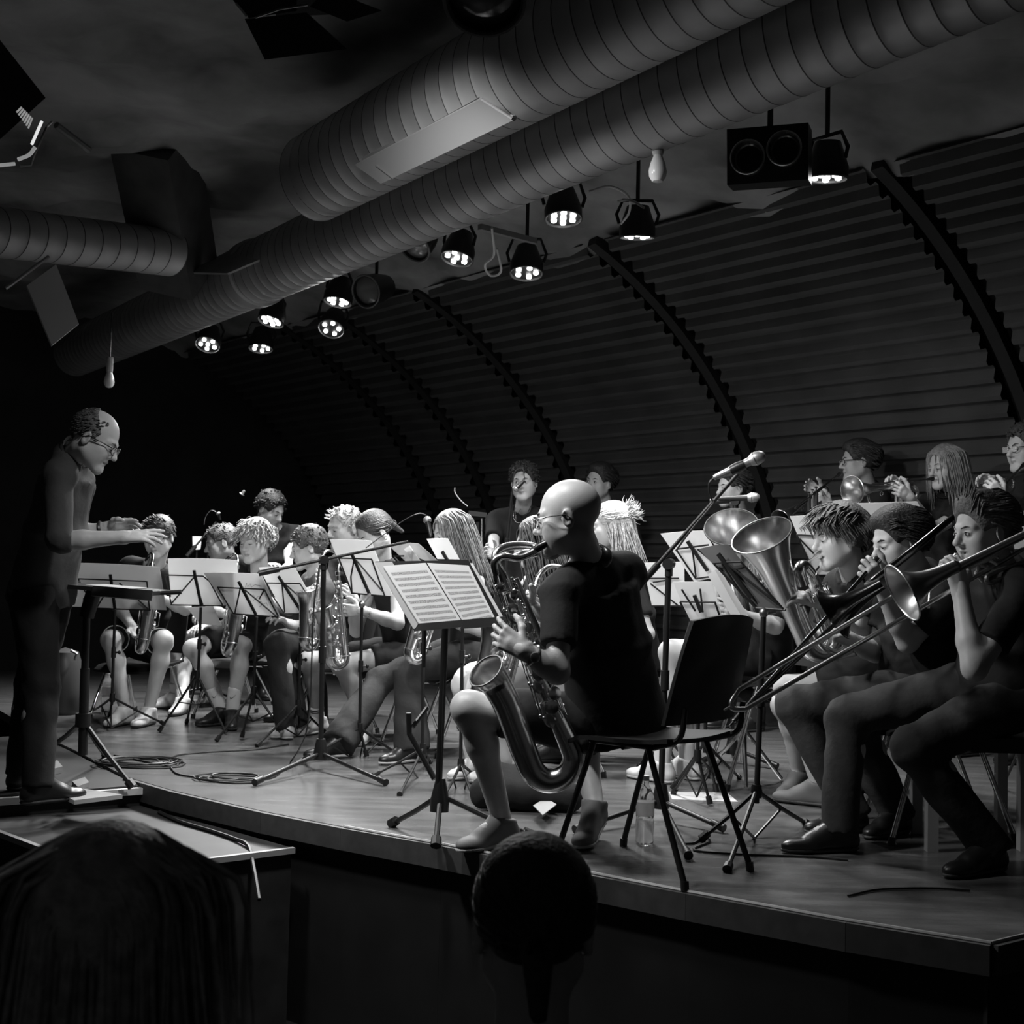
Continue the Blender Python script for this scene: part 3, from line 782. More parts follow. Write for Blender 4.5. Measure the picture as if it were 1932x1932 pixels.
def boom_mic(label, base, top, boom0, boom1, feet, mic=None, hubh=.10, cat='microphone stand', leg_r=.010, pole_r=.011):
    root = thing('microphone_stand', label, cat, V(base.x, base.y, 0))
    m = MB(); m.tube([base + V(0, 0, hubh), top], pole_r, 12); m.build('pole', M_BLKMET, root)
    m = MB(); m.lathe([(0, -.05), (.034, -.05), (.036, -.02), (.022, .05), (.0, .055)], Matrix.Translation(base + V(0, 0, hubh)), 16); m.build('base_hub', M_BLKMET, root)
    md = (base + V(0, 0, hubh)).lerp(top, .5)
    m = MB(); m.lathe([(0, -.04), (.018, -.04), (.018, .04), (0, .04)], TR(md, frame(top - base)), 14); m.build('height_clutch', M_BLKMET, root)
    for f in feet:
        a = base + V(0, 0, hubh - .02)
        m = MB(); m.tube([a, f + V(0, 0, .018)], [leg_r, leg_r], 10); lg = m.build('leg', M_BLKMET, root)
        d = (f - a).normalized()
        m = MB(); m.tube([f + V(0, 0, .018) - d * .06, f + V(0, 0, .018)], [.014, .017], 10); m.build('rubber_foot', M_BLKMET, lg)
    m = MB(); m.tube([boom0, boom1], [.0085, .0075], 10); bo = m.build('boom_arm', M_BLKMET, root)
    d = (boom1 - boom0).normalized()
    m = MB(); m.tube([boom0, boom0 + d * .10], .015, 10); m.build('counterweight', M_BLKMET, bo)
    m = MB(); m.lathe([(0, -.024), (.022, -.024), (.022, .024), (0, .024)], TR(top, frame(d.cross(UPV))), 16); m.tube([top, top + V(0, 0, -.05)], .016, 10); m.ell(top + d.cross(UPV).normalized() * -.035, (.012, .012, .014)); m.build('boom_clutch', M_BLKMET, root)
    return root
def vocal_mic(label, tail, head, s=1.0, dark=False):
    d = (head - tail); L = d.length; M_ = TR(tail, frame(d))
    root = thing('microphone', label, 'microphone', tail)
    m = MB(); m.lathe([(0, 0), (.010 * s, .003), (.012 * s, L * .12), (.0165 * s, L * .70), (.019 * s, L * .73), (0, L * .73)], M_, 18); m.build('mic_body', M_BLKMET if dark else mat('mic_grey', .26, .35, metal=.5), root)
    m = MB(); m.lathe([(.019 * s, L * .71), (.025 * s, L * .78), (.026 * s, L * .84), (.022 * s, L * .93), (.012 * s, L * .985), (0, L)], M_, 20); m.build('mic_grille', M_SILK, root)
    m = MB(); m.ring(M_ @ V(0, 0, L * .80), d, .026 * s, .0022 * s, 22, 5); m.build('grille_band', M_STEEL, root)
    return root
def cable(label, pts, r=.0045, n=6, m=None, name='cable'):
    b = MB(); b.tube(bez(pts, n), r, 6)
    return tag(b.build(name, m or M_CABLE), label, 'cable')
# ================================================================ people
SKIN = mat('skin', 0.44, 0.5, spec=0.35, var=0.05, vscale=30, bump=0.04, bscale=200)
SKINB = mat('tanned_skin', 0.37, 0.45, spec=0.4, var=0.06, vscale=25, bump=0.04, bscale=200)
LIP = mat('lips', 0.27, 0.45)
EYED = mat('dark_eye', 0.02, 0.25)
EYEW = mat('eye_white', 0.6, 0.3)
CL_BLACK = mat('black_cotton', 0.013, 0.85, spec=0.25, bump=0.25, bscale=26)
CL_DARK = mat('charcoal_cotton', 0.035, 0.85, spec=0.25, bump=0.25, bscale=26)
CL_GREY = mat('dark_grey_shirt', 0.06, 0.8, spec=0.25, bump=0.3, bscale=24)
CL_JEAN = mat('dark_denim', 0.034, 0.85, spec=0.25, bump=0.3, bscale=30, var=.25, vscale=7)
CL_JEAN2 = mat('black_denim', 0.025, 0.8, spec=0.3, bump=0.3, bscale=28)
SH_BLACK = mat('black_leather', 0.013, 0.35)
SH_WHITE = mat('white_trainer', 0.6, 0.6, var=.15, vscale=25)
SH_GREY = mat('grey_canvas', 0.12, 0.7)
SOLE_W = mat('pale_sole', 0.55, 0.6)
SOLE_D = mat('dark_sole', 0.03, 0.6)
SOCK_W = mat('white_sock', 0.65, 0.9, bump=.1, bscale=150)
HAIRS = {}
def hair_mat(v):
    return mat('hair_%03d' % int(v * 1000), v, 0.52, spec=0.35, var=.35, vscale=45, bump=.5, bscale=110)
def solve(px, py, c, L, near=True):
    r = ray(px, py); o = CAM - c
    a, b, cc = r.dot(r), 2 * r.dot(o), o.dot(o) - L * L
    D = b * b - 4 * a * cc
    if D <= 0: return CAM + r * (-b / (2 * a))
    return CAM + r * ((-b + (-1 if near else 1) * math.sqrt(D)) / (2 * a))
def ik(a, c, l1, l2, hint):
    d = c - a; L = min(d.length, (l1 + l2) * .999); u = d.normalized()
    x = (L * L + l1 * l1 - l2 * l2) / (2 * L); h = math.sqrt(max(l1 * l1 - x * x, 0))
    p = hint - u * hint.dot(u); p = p.normalized() if p.length > 1e-5 else V(0, 0, -1)
    return a + u * x + p * h
def hand_prims(S, w, d, n, side, curl=(.5, .55, .6, .65), sc=1.0, spread=.12, thumb=.5):
    """w wrist, d along the fingers, n palm normal, side +1/-1 puts the thumb at side*(d x n)."""
    d = d.normalized(); n = (n - d * n.dot(d)).normalized(); l = d.cross(n) * side
    offs = (.030, .010, -.010, -.028); dist = (.086, .090, .085, .076); lens = (.070, .078, .072, .056)
    for o_, ds in zip(offs, dist):
        S.rc(w + l * (o_ * .55 * sc), w + (d * ds + l * o_) * sc, .0155 * sc, .0105 * sc, k=.012)
    S.rc(w, w + d * (.05 * sc), .022 * sc, .018 * sc, k=.012)
    for i in range(4):
        p = w + (d * dist[i] + l * offs[i]) * sc
        fd = (d + l * (offs[i] * spread / .03)).normalized(); a = 0
        for j, (fr, da) in enumerate(((.44, .9), (.31, 1.15), (.25, .8))):
            a += curl[i] * da
            q = p + (fd * math.cos(a) + n * math.sin(a)) * (lens[i] * fr * sc)
            S.rc(p, q, (.0092 - .0011 * j) * sc, (.0084 - .0012 * j) * sc, k=.004)
            p = q
    p = w + (d * .022 + l * .022) * sc
    dirs = [(d * .55 + l * .75 + n * .35), (d * .8 + l * .45 + n * (.3 + .3 * thumb)), (d * .9 + l * .15 + n * (.3 + .5 * thumb))]
    for j, L in enumerate((.045, .034, .027)):
        q = p + dirs[j].normalized() * (L * sc)
        S.rc(p, q, (.0145 - .002 * j) * sc, (.012 - .0018 * j) * sc, k=.008); p = q
def head_sdf(fem=False, nose=1.0, jaw=1.0, ear=True, cheeks=1.0, nl=(0, -.045, -.16)):
    S = Sdf(); j = jaw * (.93 if fem else 1.0)
    S.el((0, -.012, .036), (.0755, .096, .085), k=.03)
    S.el((0, .028, -.028), (.060, .064, .086), k=.03)
    for s in (-1, 1):
        S.rc((s * .047 * j, -.002, -.052), (s * .018 * j, .066, -.100), .026, .019, k=.025)
        S.rc((s * .046, .055, -.022), (s * .04, .062, -.03), .019 * cheeks, .017 * cheeks, k=.025)
        S.rc((s * .012, .082, .017), (s * .042, .068, .019), .0135, .0115, k=.014)
    for s in (-1, 1): S.el((s * .034 * j, .030, -.060), (.026, .038, .036), k=.02)
    for s in (-1, 1): S.el((s * .040, .040, -.044), (.022, .030, .030), k=.025)
    S.el((0, .073, -.104), (.024, .018, .018), k=.02)
    S.rc((0, -.024, -.055), nl, .043 if fem else .050, .046 if fem else .053, k=.025)
    for s in (-1, 1):
        S.el((s * .032, .098, -.002), (.017, .020, .0125), k=.014, op=-1)
        S.el((s * .031, .0755, -.003), (.0155, .0145, .0125), k=.004)
        S.rc((s * .018, .0875, .0045), (s * .044, .0775, .003), .0040, .0034, k=.004)
    n_ = nose
    S.rc((0, .085, .012), (0, .098 + .008 * n_, -.028), .0085, .0115 * n_, k=.010)
    S.el((0, .101 + .008 * n_, -.033), (.0125 * n_, .012, .010), k=.008)
    for s in (-1, 1): S.el((s * .0125 * n_, .092, -.037), (.008, .011, .0075), k=.006)
    S.rc((-.017, .079, -.0625), (0, .0885, -.0605), .0062, .0072, k=.006); S.rc((.017, .079, -.0625), (0, .0885, -.0605), .0062, .0072, k=.006)
    S.rc((-.014, .078, -.0745), (.014, .078, -.0745), .0075, .0075, k=.008); S.el((0, .083, -.0745), (.013, .0065, .007), k=.006)
    S.rc((-.022, .083, -.0675), (.022, .083, -.0675), .0022, .0022, k=.005, op=-1)
    if ear:
        for s in (-1, 1):
            R = Matrix.Rotation(s * math.radians(-22), 3, 'Z') @ Matrix.Rotation(math.radians(-12), 3, 'X')
            S.el((s * .079, -.012, -.008), (.0085, .0195, .031), R, k=.008)
            S.el((s * .088, -.007, -.004), (.006, .0115, .019), R, k=.006, op=-1)
            S.el((s * .083, .001, -.010), (.004, .005, .007), k=.004)
    return S
def grow_locks(n, inhair, flow, L, r, seed=1, curl=0.0, segs=6, sides=3, lift=.004, grav=0.0, keep=.006, jitter=.25, cl=6.0, hug=None):
    rng = np.random.default_rng(seed); b = MB(); c0 = V(0, -.012, .036); R0 = V(.0755, .096, .085)
    made = 0; tries = 0
    while made < n and tries < n * 40:
        tries += 1
        g = rng.standard_normal(3); g /= np.linalg.norm(g)
        p = c0 + V(g[0] * R0.x, g[1] * R0.y, g[2] * R0.z)
        if not inhair(p): continue
        nrm = V(g[0] / R0.x, g[1] / R0.y, g[2] / R0.z).normalized()
        ln = L * rng.uniform(.7, 1.2); st = ln / segs
        p = p + nrm * lift; pts = [p.copy()]
        ph, sg = rng.uniform(0, 6.28), rng.choice((-1, 1))
        jit = V(*rng.standard_normal(3)) * jitter
        for i in range(segs):
            d = (flow(p, nrm) + jit).normalized()
            d = (d + V(0, 0, -grav * i / segs)).normalized()
            if curl:
                s1 = d.cross(nrm).normalized()
                a = ph + sg * cl * i / segs
                d = (d + (s1 * math.cos(a) + nrm * math.sin(a)) * curl).normalized()
            p = p + d * st
            q = p - c0; e = math.sqrt((q.x / (R0.x + keep)) ** 2 + (q.y / (R0.y + keep)) ** 2 + (q.z / (R0.z + keep)) ** 2)
            if e < 1: p = c0 + q / e
            elif hug is not None and e > 1 + hug and p.y < .05: p = c0 + q * ((1 + hug) / e)
            pts.append(p.copy())
        w = r * rng.uniform(.7, 1.25)
        b.tube(pts, [w * (1.0, 1.15, 1.1, .95, .75, .5, .2)[min(int(6 * i / segs), 6)] for i in range(segs + 1)], sides, caps=False, flat=.7)
        made += 1
    return b
def line_hair(front=.078, side=.005, back=-.062):
    def f(p):
        y = p.y
        if y > .03: z = side + (front - side) * min(1, (y - .03) / .04)
        elif y > -.045: z = side + (.012 if -.03 < y < .015 else 0)
        else: z = side + (back - side) * min(1, (-.045 - y) / .03)
        return p.z > z
    return f
def hair(style, h, vol=1.0, seed=1, lod=1):
    """Hair in head space: (MB of locks, Sdf cap)."""
    n = {0: 1.25, 1: .55, 2: .3}[lod]; w = {0: .95, 1: 1.35, 2: 1.8}[lod]
    S = Sdf()
    def cap(t, top=1.0, front=.10, drop=0.0):
        S.el((0, -.014, .040), (.0765 + t, .097 + t, .084 + t * top), k=.02)
        S.el((0, .100, -.040), (.085, .075 - (front - .1), .112 + drop), k=.025, op=-1)
        for s in (-1, 1): S.el((s * .085, .012, -.035), (.03, .045, .052), k=.015, op=-1)
        S.cut((0, -.05, -.052), (0, .35, -1))
    b = None
    if style == 'crop':
        cap(.005); b = grow_locks(int(330 * n), line_hair(.070), lambda p, m: V(p.x * 3, .35, .1) + m * .15, .026 * vol, .0040 * w, seed, jitter=.35, lift=.004, hug=.10)
    elif style == 'thin':
        cap(.0015); b = grow_locks(int(300 * n), lambda p: line_hair(.10, .0, -.06)(p) and p.y < .035 and (p.z < .09 or p.y < -.03), lambda p, m: V(0, -.6, -.5), .014, .0030 * w, seed, jitter=.2, lift=.001, hug=.05)
        S.el((0, .092, .105), (.074, .105, .075), k=.05, op=-1)
    elif style == 'short_swept':
        cap(.010, 1.4); b = grow_locks(int(420 * n), line_hair(.070), lambda p, m: V(.35, .25 if p.y > 0 else -.6, .25 if p.y > .02 else -.5) + m * .22, .042 * vol, .0046 * w, seed, jitter=.25, lift=.008, grav=.2, keep=.012, hug=.20)
    elif style == 'quiff':
        cap(.012, 1.9)
        S.el((0, .022, .108), (.058, .066, .034), k=.03)
        b = grow_locks(int(520 * n), line_hair(.070, .03), lambda p, m: (V(-.1, -.95, .10 if p.z > .06 else -.3) + m * .10) if p.y < .045 else (V(-.1, -.35, 1) + m * .25), .075 * vol, .0048 * w, seed, jitter=.10, grav=.25, keep=.015, lift=.012, hug=.21)
    elif style == 'fringe':
        cap(.014, 1.6)
        S.el((0, .035, .088), (.064, .058, .036), k=.03)
        b = grow_locks(int(560 * n), line_hair(.058, .03), lambda p, m: (V(-.25, .85, -.15) + m * .22) if p.z > .06 and p.y > -.07 else (V(p.x * 2, -.5, -.7) + m * .08), .080 * vol, .0050 * w, seed, jitter=.14, grav=.9, keep=.017, lift=.014, hug=.23)
    elif style == 'side_part':
        cap(.013, 1.7)
        S.el((0, .03, .098), (.062, .060, .032), k=.03)
        b = grow_locks(int(560 * n), line_hair(.072, .02), lambda p, m: (V(-.6, -.55, .12) + m * .1) if p.y > .045 and p.z > .04 else (V(p.x * 2, -.9, -.35) + m * .05), .07 * vol, .0050 * w, seed, jitter=.09, grav=.35, keep=.016, lift=.012, hug=.21)
    elif style == 'curly':
        cap(.016, 1.3)
        b = grow_locks(int(460 * n), line_hair(.062, .012), lambda p, m: m * .6 + V(0, .15, -.1), .048 * vol, .0050 * w, seed, curl=1.6, segs=7, jitter=.4, cl=9, lift=.008)
    elif style == 'wavy':
        cap(.015, 1.6)
        S.el((0, .035, .088), (.064, .056, .036), k=.03)
        b = grow_locks(int(720 * n), line_hair(.052, .02), lambda p, m: (V(p.x * 6, .7, -.2) + m * .25) if p.y > -.07 else (V(p.x * 4, -.4, -.6) + m * .12), .075 * vol, .0040 * w, seed, curl=.45, segs=7, jitter=.18, grav=.8, cl=7, keep=.018, lift=.014, hug=.27)
    else:
        cap(.009, 1.2)
        if style == 'long':
            b = grow_locks(int(680 * n), line_hair(.085, .0, -.06), lambda p, m: V((.5 if p.x >= 0 else -.5) if p.z > .07 else p.x * 1.2, -.10, -1.0 if p.z < .09 else -.25), .36 * vol, .0040 * w, seed, curl=.08, segs=11, jitter=.07, grav=.8, keep=.012, cl=7)
        elif style == 'straight_bob':
            b = grow_locks(int(720 * n), line_hair(.080, .0, -.06), lambda p, m: V((.5 if p.x >= 0 else -.5) if p.z > .07 else p.x * 1.2, -.08, -1.0 if p.z < .09 else -.25), .25 * vol, .0038 * w, seed, segs=9, jitter=.04, grav=.8, keep=.011)
        elif style == 'tied':
            b = grow_locks(int(420 * n), line_hair(.080, .0, -.05), lambda p, m: (V(0, -.13, .0) - p).normalized() * 1.0 + m * .03, .14 * vol, .0046 * w, seed, segs=7, jitter=.04, keep=.008)
            S.rc((0, -.105, .01), (0, -.155, -.08), .026, .012, k=.02)
        else:
            b = grow_locks(int(330 * n), line_hair(.085, .0, -.06), lambda p, m: (V(0, -.12, .055) - p).normalized() + m * .05 if p.z > .03 else V(p.x, -.25, -1), .22 * vol, .0048 * w, seed, curl=.10, segs=9, jitter=.07, keep=.010)
            c = grow_locks(int(260 * n), lambda p: p.z < .045 and p.y < .0, lambda p, m: V(p.x * 1.0, -.06, -1), .28 * vol, .0052 * w, seed + 5, curl=.10, segs=9, jitter=.07, keep=.016)
            b.add(c.v, c.f)
            c = grow_locks(int(70 * n) + 10, lambda p: p.y < -.075 and .03 < p.z < .10, lambda p, m: m * .6 + V(0, -.3, .2), .075, .0042 * w, seed + 9, curl=.6, segs=6, jitter=.4)
            b.add(c.v, c.f)
    return S, b
LODS = {0: (.0041, .0038, .0125, .012), 1: (.0058, .005, .0155, .0155), 2: (.0075, .006, .018, .018)}
def shoe(root, ank, toe, upper, sole, res, lift=0.0, long=1.0):
    d = V(toe.x - ank.x, toe.y - ank.y, 0); d = d.normalized() if d.length > .03 else heading(45)
    s = V(-d.y, d.x, 0)
    z0 = toe.z - .02
    heel = V(ank.x, ank.y, z0) - d * .045 + V(0, 0, lift)
    tp = V(ank.x, ank.y, z0) + d * .185 * long
    ball = heel.lerp(tp, .62); ball.z = z0 + lift * .12
    R3 = Matrix(((s.x, d.x, 0), (s.y, d.y, 0), (0, 0, 1)))
    at_ = V(ank.x, ank.y, max(ank.z, heel.z + .08))
    S = Sdf()
    S.rc(heel + V(0, 0, .042) + d * .01, ball + V(0, 0, .036), .037, .038, k=.02)
    S.el(ball.lerp(tp, .45) + V(0, 0, .026), (.041, .075 * long, .030), R3, k=.02)
    S.rc(at_ + V(0, 0, .01), ball + V(0, 0, .042), .046, .032, k=.02)
    S.rc(at_ + V(0, 0, .01), heel + d * .012 + V(0, 0, .04), .045, .037, k=.02)
    S.cut(at_ + V(0, 0, .020), V(0, 0, 1) - d * .2); S.cut(V(0, 0, z0 + .012) if lift < .01 else heel + V(0, 0, .012), V(0, 0, -1) if lift < .01 else -V(0, 0, 1) + d * -.45)
    v, f = S.mesh(res)
    o = link_mesh('shoe', v, f, upper, root, True, sharp=60)
    S = Sdf()
    S.seg(heel + V(0, 0, .012) + d * .01, ball + V(0, 0, .012), s, .036, .013, .042, .013, k=.008)
    S.el(heel + V(0, 0, .012) + d * .015, (.037, .045, .013), R3, k=.008)
    S.el(ball.lerp(tp, .40) + V(0, 0, .013), (.043, .082 * long, .0135), R3, k=.008)
    if lift < .01: S.cut((0, 0, z0 + .002), (0, 0, -1))
    v, f = S.mesh(res * .9); link_mesh('sole', v, f, sole, o, True, sharp=60)
    # laces
    m = MB()
    for i in range(4):
        c = ball.lerp(V(ank.x, ank.y, z0 + .085), .15 + .22 * i) + V(0, 0, .044 - .010 * i) + d * .008
        m.tube([c - s * .022 - V(0, 0, .006), c + V(0, 0, .006), c + s * .022 - V(0, 0, .006)], .003, 5)
    m.build('laces', sole if sole is SOLE_W else SOLE_D, o)
    return o
def jt(v):
    return v if isinstance(v, Vector) else P(*v)
def person(label, pel, neck, yaw, head, hyaw, hpitch=0.0, hroll=0.0, hs=1.0, arms=None, legs=None, sc=1.0, lod=1, skin=None, fem=False,
           hstyle='crop', hv=.06, hvol=1.0, shirt=CL_BLACK, sleeve='short', bottom='shorts', bot_m=CL_BLACK, shoe_m=SH_BLACK, sole_m=SOLE_D, sock=None,
           glasses=None, girth=1.0, nose=1.0, jaw=1.0, eyes='down', flare=1.0, beard=None, floor=0.0, stand=False, shorts_to=.74, seed=1, collar=False, sock_h=.10, shoe_long=1.0):
    skin = skin or SKIN
    rh, rn, rb, rc_ = LODS[lod]
    pel, neck, head = jt(pel), jt(neck), jt(head)
    f = heading(yaw); lat = V(-f.y, f.x, 0)      # lat = person's left
    spine = (neck - pel); up = spine.normalized()
    lat = (lat - up * lat.dot(up)).normalized(); fr = lat.cross(up)
    if fr.dot(f) < 0: fr = -fr
    root = thing('person', label, 'person', V(pel.x, pel.y, floor), 'people on and before the stage')
    g = girth * (.92 if fem else 1.0) * sc
    sw = (.160 if fem else .182) * sc
    sh = {1: neck + lat * sw - up * .055 * sc, -1: neck - lat * sw - up * .055 * sc}
    hip = {1: pel + lat * .088 * sc, -1: pel - lat * .088 * sc}
    arms = arms or {}; legs = legs or {}
    # ---- arms
    AR = {}
    for s in (1, -1):
        a = dict(arms.get(s, {}))
        S0 = jt(a['s']) if 's' in a else sh[s]
        sh[s] = S0
        ua, fa = .285 * sc, .255 * sc
        if 'w' in a: w = jt(a['w']) if len(a['w']) == 3 else None
        else: w = S0 + V(0, 0, -.50 * sc) + fr * .06
        if 'e' in a:
            e = jt(a['e']) if len(a['e']) == 3 else solve(*a['e'], S0, ua, a.get('en', True))
            if w is None: w = solve(*a['w'], e, fa, a.get('wn', True))
        else:
            if w is None: w = P(*a['w'], (S0 - CAM).dot(FWD))
            hint = a.get('hint', V(0, 0, -1) + lat * (.35 * s) - fr * .2)
            dd = w - S0
            if dd.length > (ua + fa) * .98: w = S0 + dd.normalized() * (ua + fa) * .98
            e = ik(S0, w, ua, fa, hint)
        t = jt(a['t']) if 't' in a and len(a['t']) == 3 else (P(*a['t'], (w - CAM).dot(FWD)) if 't' in a else w + (w - e).normalized() * .15)
        AR[s] = (S0, e, w, (t - w).normalized(), V(*a.get('n', (0, 0, -1))), a)
    # ---- legs
    LG = {}
    for s in (1, -1):
        l = dict(legs.get(s, {})); H = hip[s]; tl, sl = .43 * sc, .42 * sc
        if stand and not l:
            an = V(H.x, H.y, floor + .085) + lat * (.03 * s); kn = H.lerp(an, .5) + f * .02; toe = an + f * .2
        else:
            if 'a' in l: an = jt(l['a']) if len(l['a']) == 3 else G(*l['a'], floor + l.get('z', .085))
            else: an = None
            if 'k' in l: kn = jt(l['k']) if len(l['k']) == 3 else solve(*l['k'], H, tl, l.get('kn', True))
            else:
                if an is None: an = V(H.x, H.y, floor + .085) + f * .40 + lat * (.05 * s)
                kn = ik(H, an, tl, sl, f + V(0, 0, 1.0))
            if an is None: an = V(kn.x, kn.y, floor + .085) - f * .03
            sh_l = (an - kn).length
            if (sh_l > sl * 1.12 or sh_l < sl * .85) and 'z' not in l:      # keep the shin its natural length: slide the foot along the floor
                rr, kd = ray(*(l['a'][:2] if 'a' in l else (0, 0))), (kn - CAM).dot(FWD)
                if 'a' in l:
                    best = None
                    for i in range(-30, 31):
                        q = CAM + rr * (kd + i * .02); q.z = floor + l.get('z', .085)
                        e_ = abs((q - kn).length - sl) + .15 * abs(i * .02)
                        if best is None or e_ < best[0]: best = (e_, q)
                    an = best[1]
            toe = G(*l['t'], floor + .02) if 't' in l else an + f * .2
            td = V(toe.x - an.x, toe.y - an.y, 0)
            if td.length < .08 or td.length > .45: toe = an + (f if td.length < .08 else (td.normalized() + f).normalized()) * .2
        toe = V(toe.x, toe.y, floor + .02)
        LG[s] = (H, kn, an, toe, l)
    # ---- skin
    S = Sdf()
    S.rc(neck - up * .05, neck.lerp(head, .1), .052 * sc * (.88 if fem else 1), .044 * sc * (.88 if fem else 1), k=.03)
    S.seg(pel, pel + spine * .45, lat, .135 * g, .088 * g, .122 * g, .080 * g, k=.03)
    S.seg(pel + spine * .45, pel + spine * .82, lat, .122 * g, .080 * g, .136 * g, .086 * g, k=.03)
    S.rc(sh[1].lerp(neck, .2), sh[-1].lerp(neck, .2), .042 * sc, .042 * sc, k=.02)
    for s in (1, -1):
        S0, e, w, hd_, pn, a = AR[s]
        S.rc(S0, e, .044 * sc, .037 * sc, k=.015); m_ = e.lerp(w, .35)
        S.rc(e, m_, .038 * sc, .039 * sc, k=.02); S.rc(m_, w, .038 * sc, .0265 * sc, k=.02); S.rc(w, w + hd_ * .03, .025 * sc, .022 * sc, k=.02)
        H, kn, an, toe, l = LG[s]
        S.rc(H, kn, .076 * sc, .053 * sc, k=.03); S.el(kn, (.055 * sc,) * 3, k=.03)
        sd = (an - kn); bk = -(f - sd.normalized() * f.dot(sd.normalized())).normalized()
        cf = kn + sd * .30 + bk * .016 * sc
        S.rc(kn, cf, .050 * sc, .053 * sc, k=.03); S.rc(cf, an, .052 * sc, .034 * sc, k=.03); S.rc(an, an + V(toe.x - an.x, toe.y - an.y, -.05 if 'lift' not in l else -.6) * (.35 if 'lift' not in l else .10), .032 * sc, .024 * sc, k=.01)
    v1, q1 = S.mesh(rb)
    vs, qs, mi = [v1], [q1], [np.zeros(len(q1), int)]
    off = len(v1)
    # head
    hf = heading(hyaw, -hpitch); hu = V(0, 0, 1) - hf * hf.z; hu.normalize(); hx = hf.cross(hu)
    if hroll: Rm = Matrix.Rotation(math.radians(hroll), 3, hf); hu = Rm @ hu; hx = Rm @ hx
    HM = Matrix(((hx.x, hf.x, hu.x, head.x), (hx.y, hf.y, hu.y, head.y), (hx.z, hf.z, hu.z, head.z), (0, 0, 0, 1))) @ Matrix.Scale(hs, 4)
    HN = np.array(HM)
    nl = HM.inverted() @ (neck - up * .01)
    v2, q2 = head_sdf(fem, nose, jaw, nl=nl).mesh(rh / 1.0)
    cen = v2[q2].mean(1)
    lipm = (np.abs(cen[:, 0]) < .021) & (np.abs(cen[:, 2] + .0685) < .0095 * (1 - (cen[:, 0] / .024) ** 2)) & (cen[:, 1] > .075)
    hm = hair_mat(hv)
    mk = np.where(lipm, 1, 0)
    if beard:
        ax_ = np.abs(cen[:, 0])
        bz = ((cen[:, 2] < -.083) & (cen[:, 2] > -.128) & (ax_ < .030) & (cen[:, 1] > .04)) | ((cen[:, 2] < -.046) & (cen[:, 2] > -.059 - .15 * ax_) & (ax_ < .028)) | ((ax_ > .020) & (ax_ < .029) & (cen[:, 2] < -.05) & (cen[:, 1] > .05))
        mk = np.where(bz & ~lipm & (cen[:, 1] > .03), 2, mk)
    vs.append(v2 @ HN[:3, :3].T + HN[:3, 3]); qs.append(q2 + off); mi.append(mk); off += len(v2)
    for s in (1, -1):
        S0, e, w, hd_, pn, a = AR[s]
        S = Sdf(); hand_prims(S, w, hd_, pn, a.get('side', -s), a.get('curl', (.5, .55, .6, .65)), sc * (.92 if fem else 1.0), a.get('spread', .12), a.get('thumb', .5))
        S.rc(w - hd_ * .0, w + (e - w).normalized() * .06, .024 * sc, .029 * sc, k=.015)
        v3, q3 = S.mesh(rn); vs.append(v3); qs.append(q3 + off); mi.append(np.zeros(len(q3), int)); off += len(v3)
    mats = [skin, LIP] + ([mat('stubble', .15, .7, var=.35, vscale=90)] if beard else [])
    link_mesh('body', np.concatenate(vs), np.concatenate(qs), mats, root, True, np.concatenate(mi), sharp=0)
    # ---- eyes and brows
    for s in (-1, 1):
        m = MB()
        if eyes == 'open':
            m.ell((s * .0315, .0865, -.003), (.0118, .0050, .0052), nu=14, nv=8, mi=1); m.ell((s * .0315, .0895, -.003), (.0050, .0028, .0050), nu=12, nv=6)
            m.tube([V(s * .019, .0885, .001), V(s * .031, .0925, .0035), V(s * .044, .0835, .0)], [.001, .0019, .001], 5)
        else:
            m.tube([V(s * .0195, .0885, -.0045), V(s * .031, .0905, -.0065), V(s * .0435, .0830, -.0045)], [.0012, .0026, .0012], 6)
        m.v = [tuple(HM @ Vector(p)) for p in m.v]
        m.build('eye', [EYED, EYEW], root)
        m = MB(); m.tube([V(s * .013, .0945, .0165), V(s * .030, .0905, .0235), V(s * .047, .0755, .0195)], [.0028, .0036, .0018], 6, flat=.8)
        m.v = [tuple(HM @ Vector(p)) for p in m.v]; m.build('eyebrow', hair_mat(max(hv * .7, .02)), root)
    # ---- hair
    if hstyle != 'bald':
        Sh, lb = hair(hstyle, HM, hvol, seed, lod)
        v4, q4 = Sh.mesh(rh * 1.25)
        v4 = v4 @ HN[:3, :3].T + HN[:3, 3]
        faces = [tuple(x) for x in q4.tolist()]
        n4 = len(v4); lv = [tuple(HM @ Vector(p)) for p in lb.v]
        link_mesh('hair', [tuple(x) for x in v4.tolist()] + lv, faces + [tuple(i + n4 for i in q_) for q_ in lb.f], hm, root, True, sharp=0)
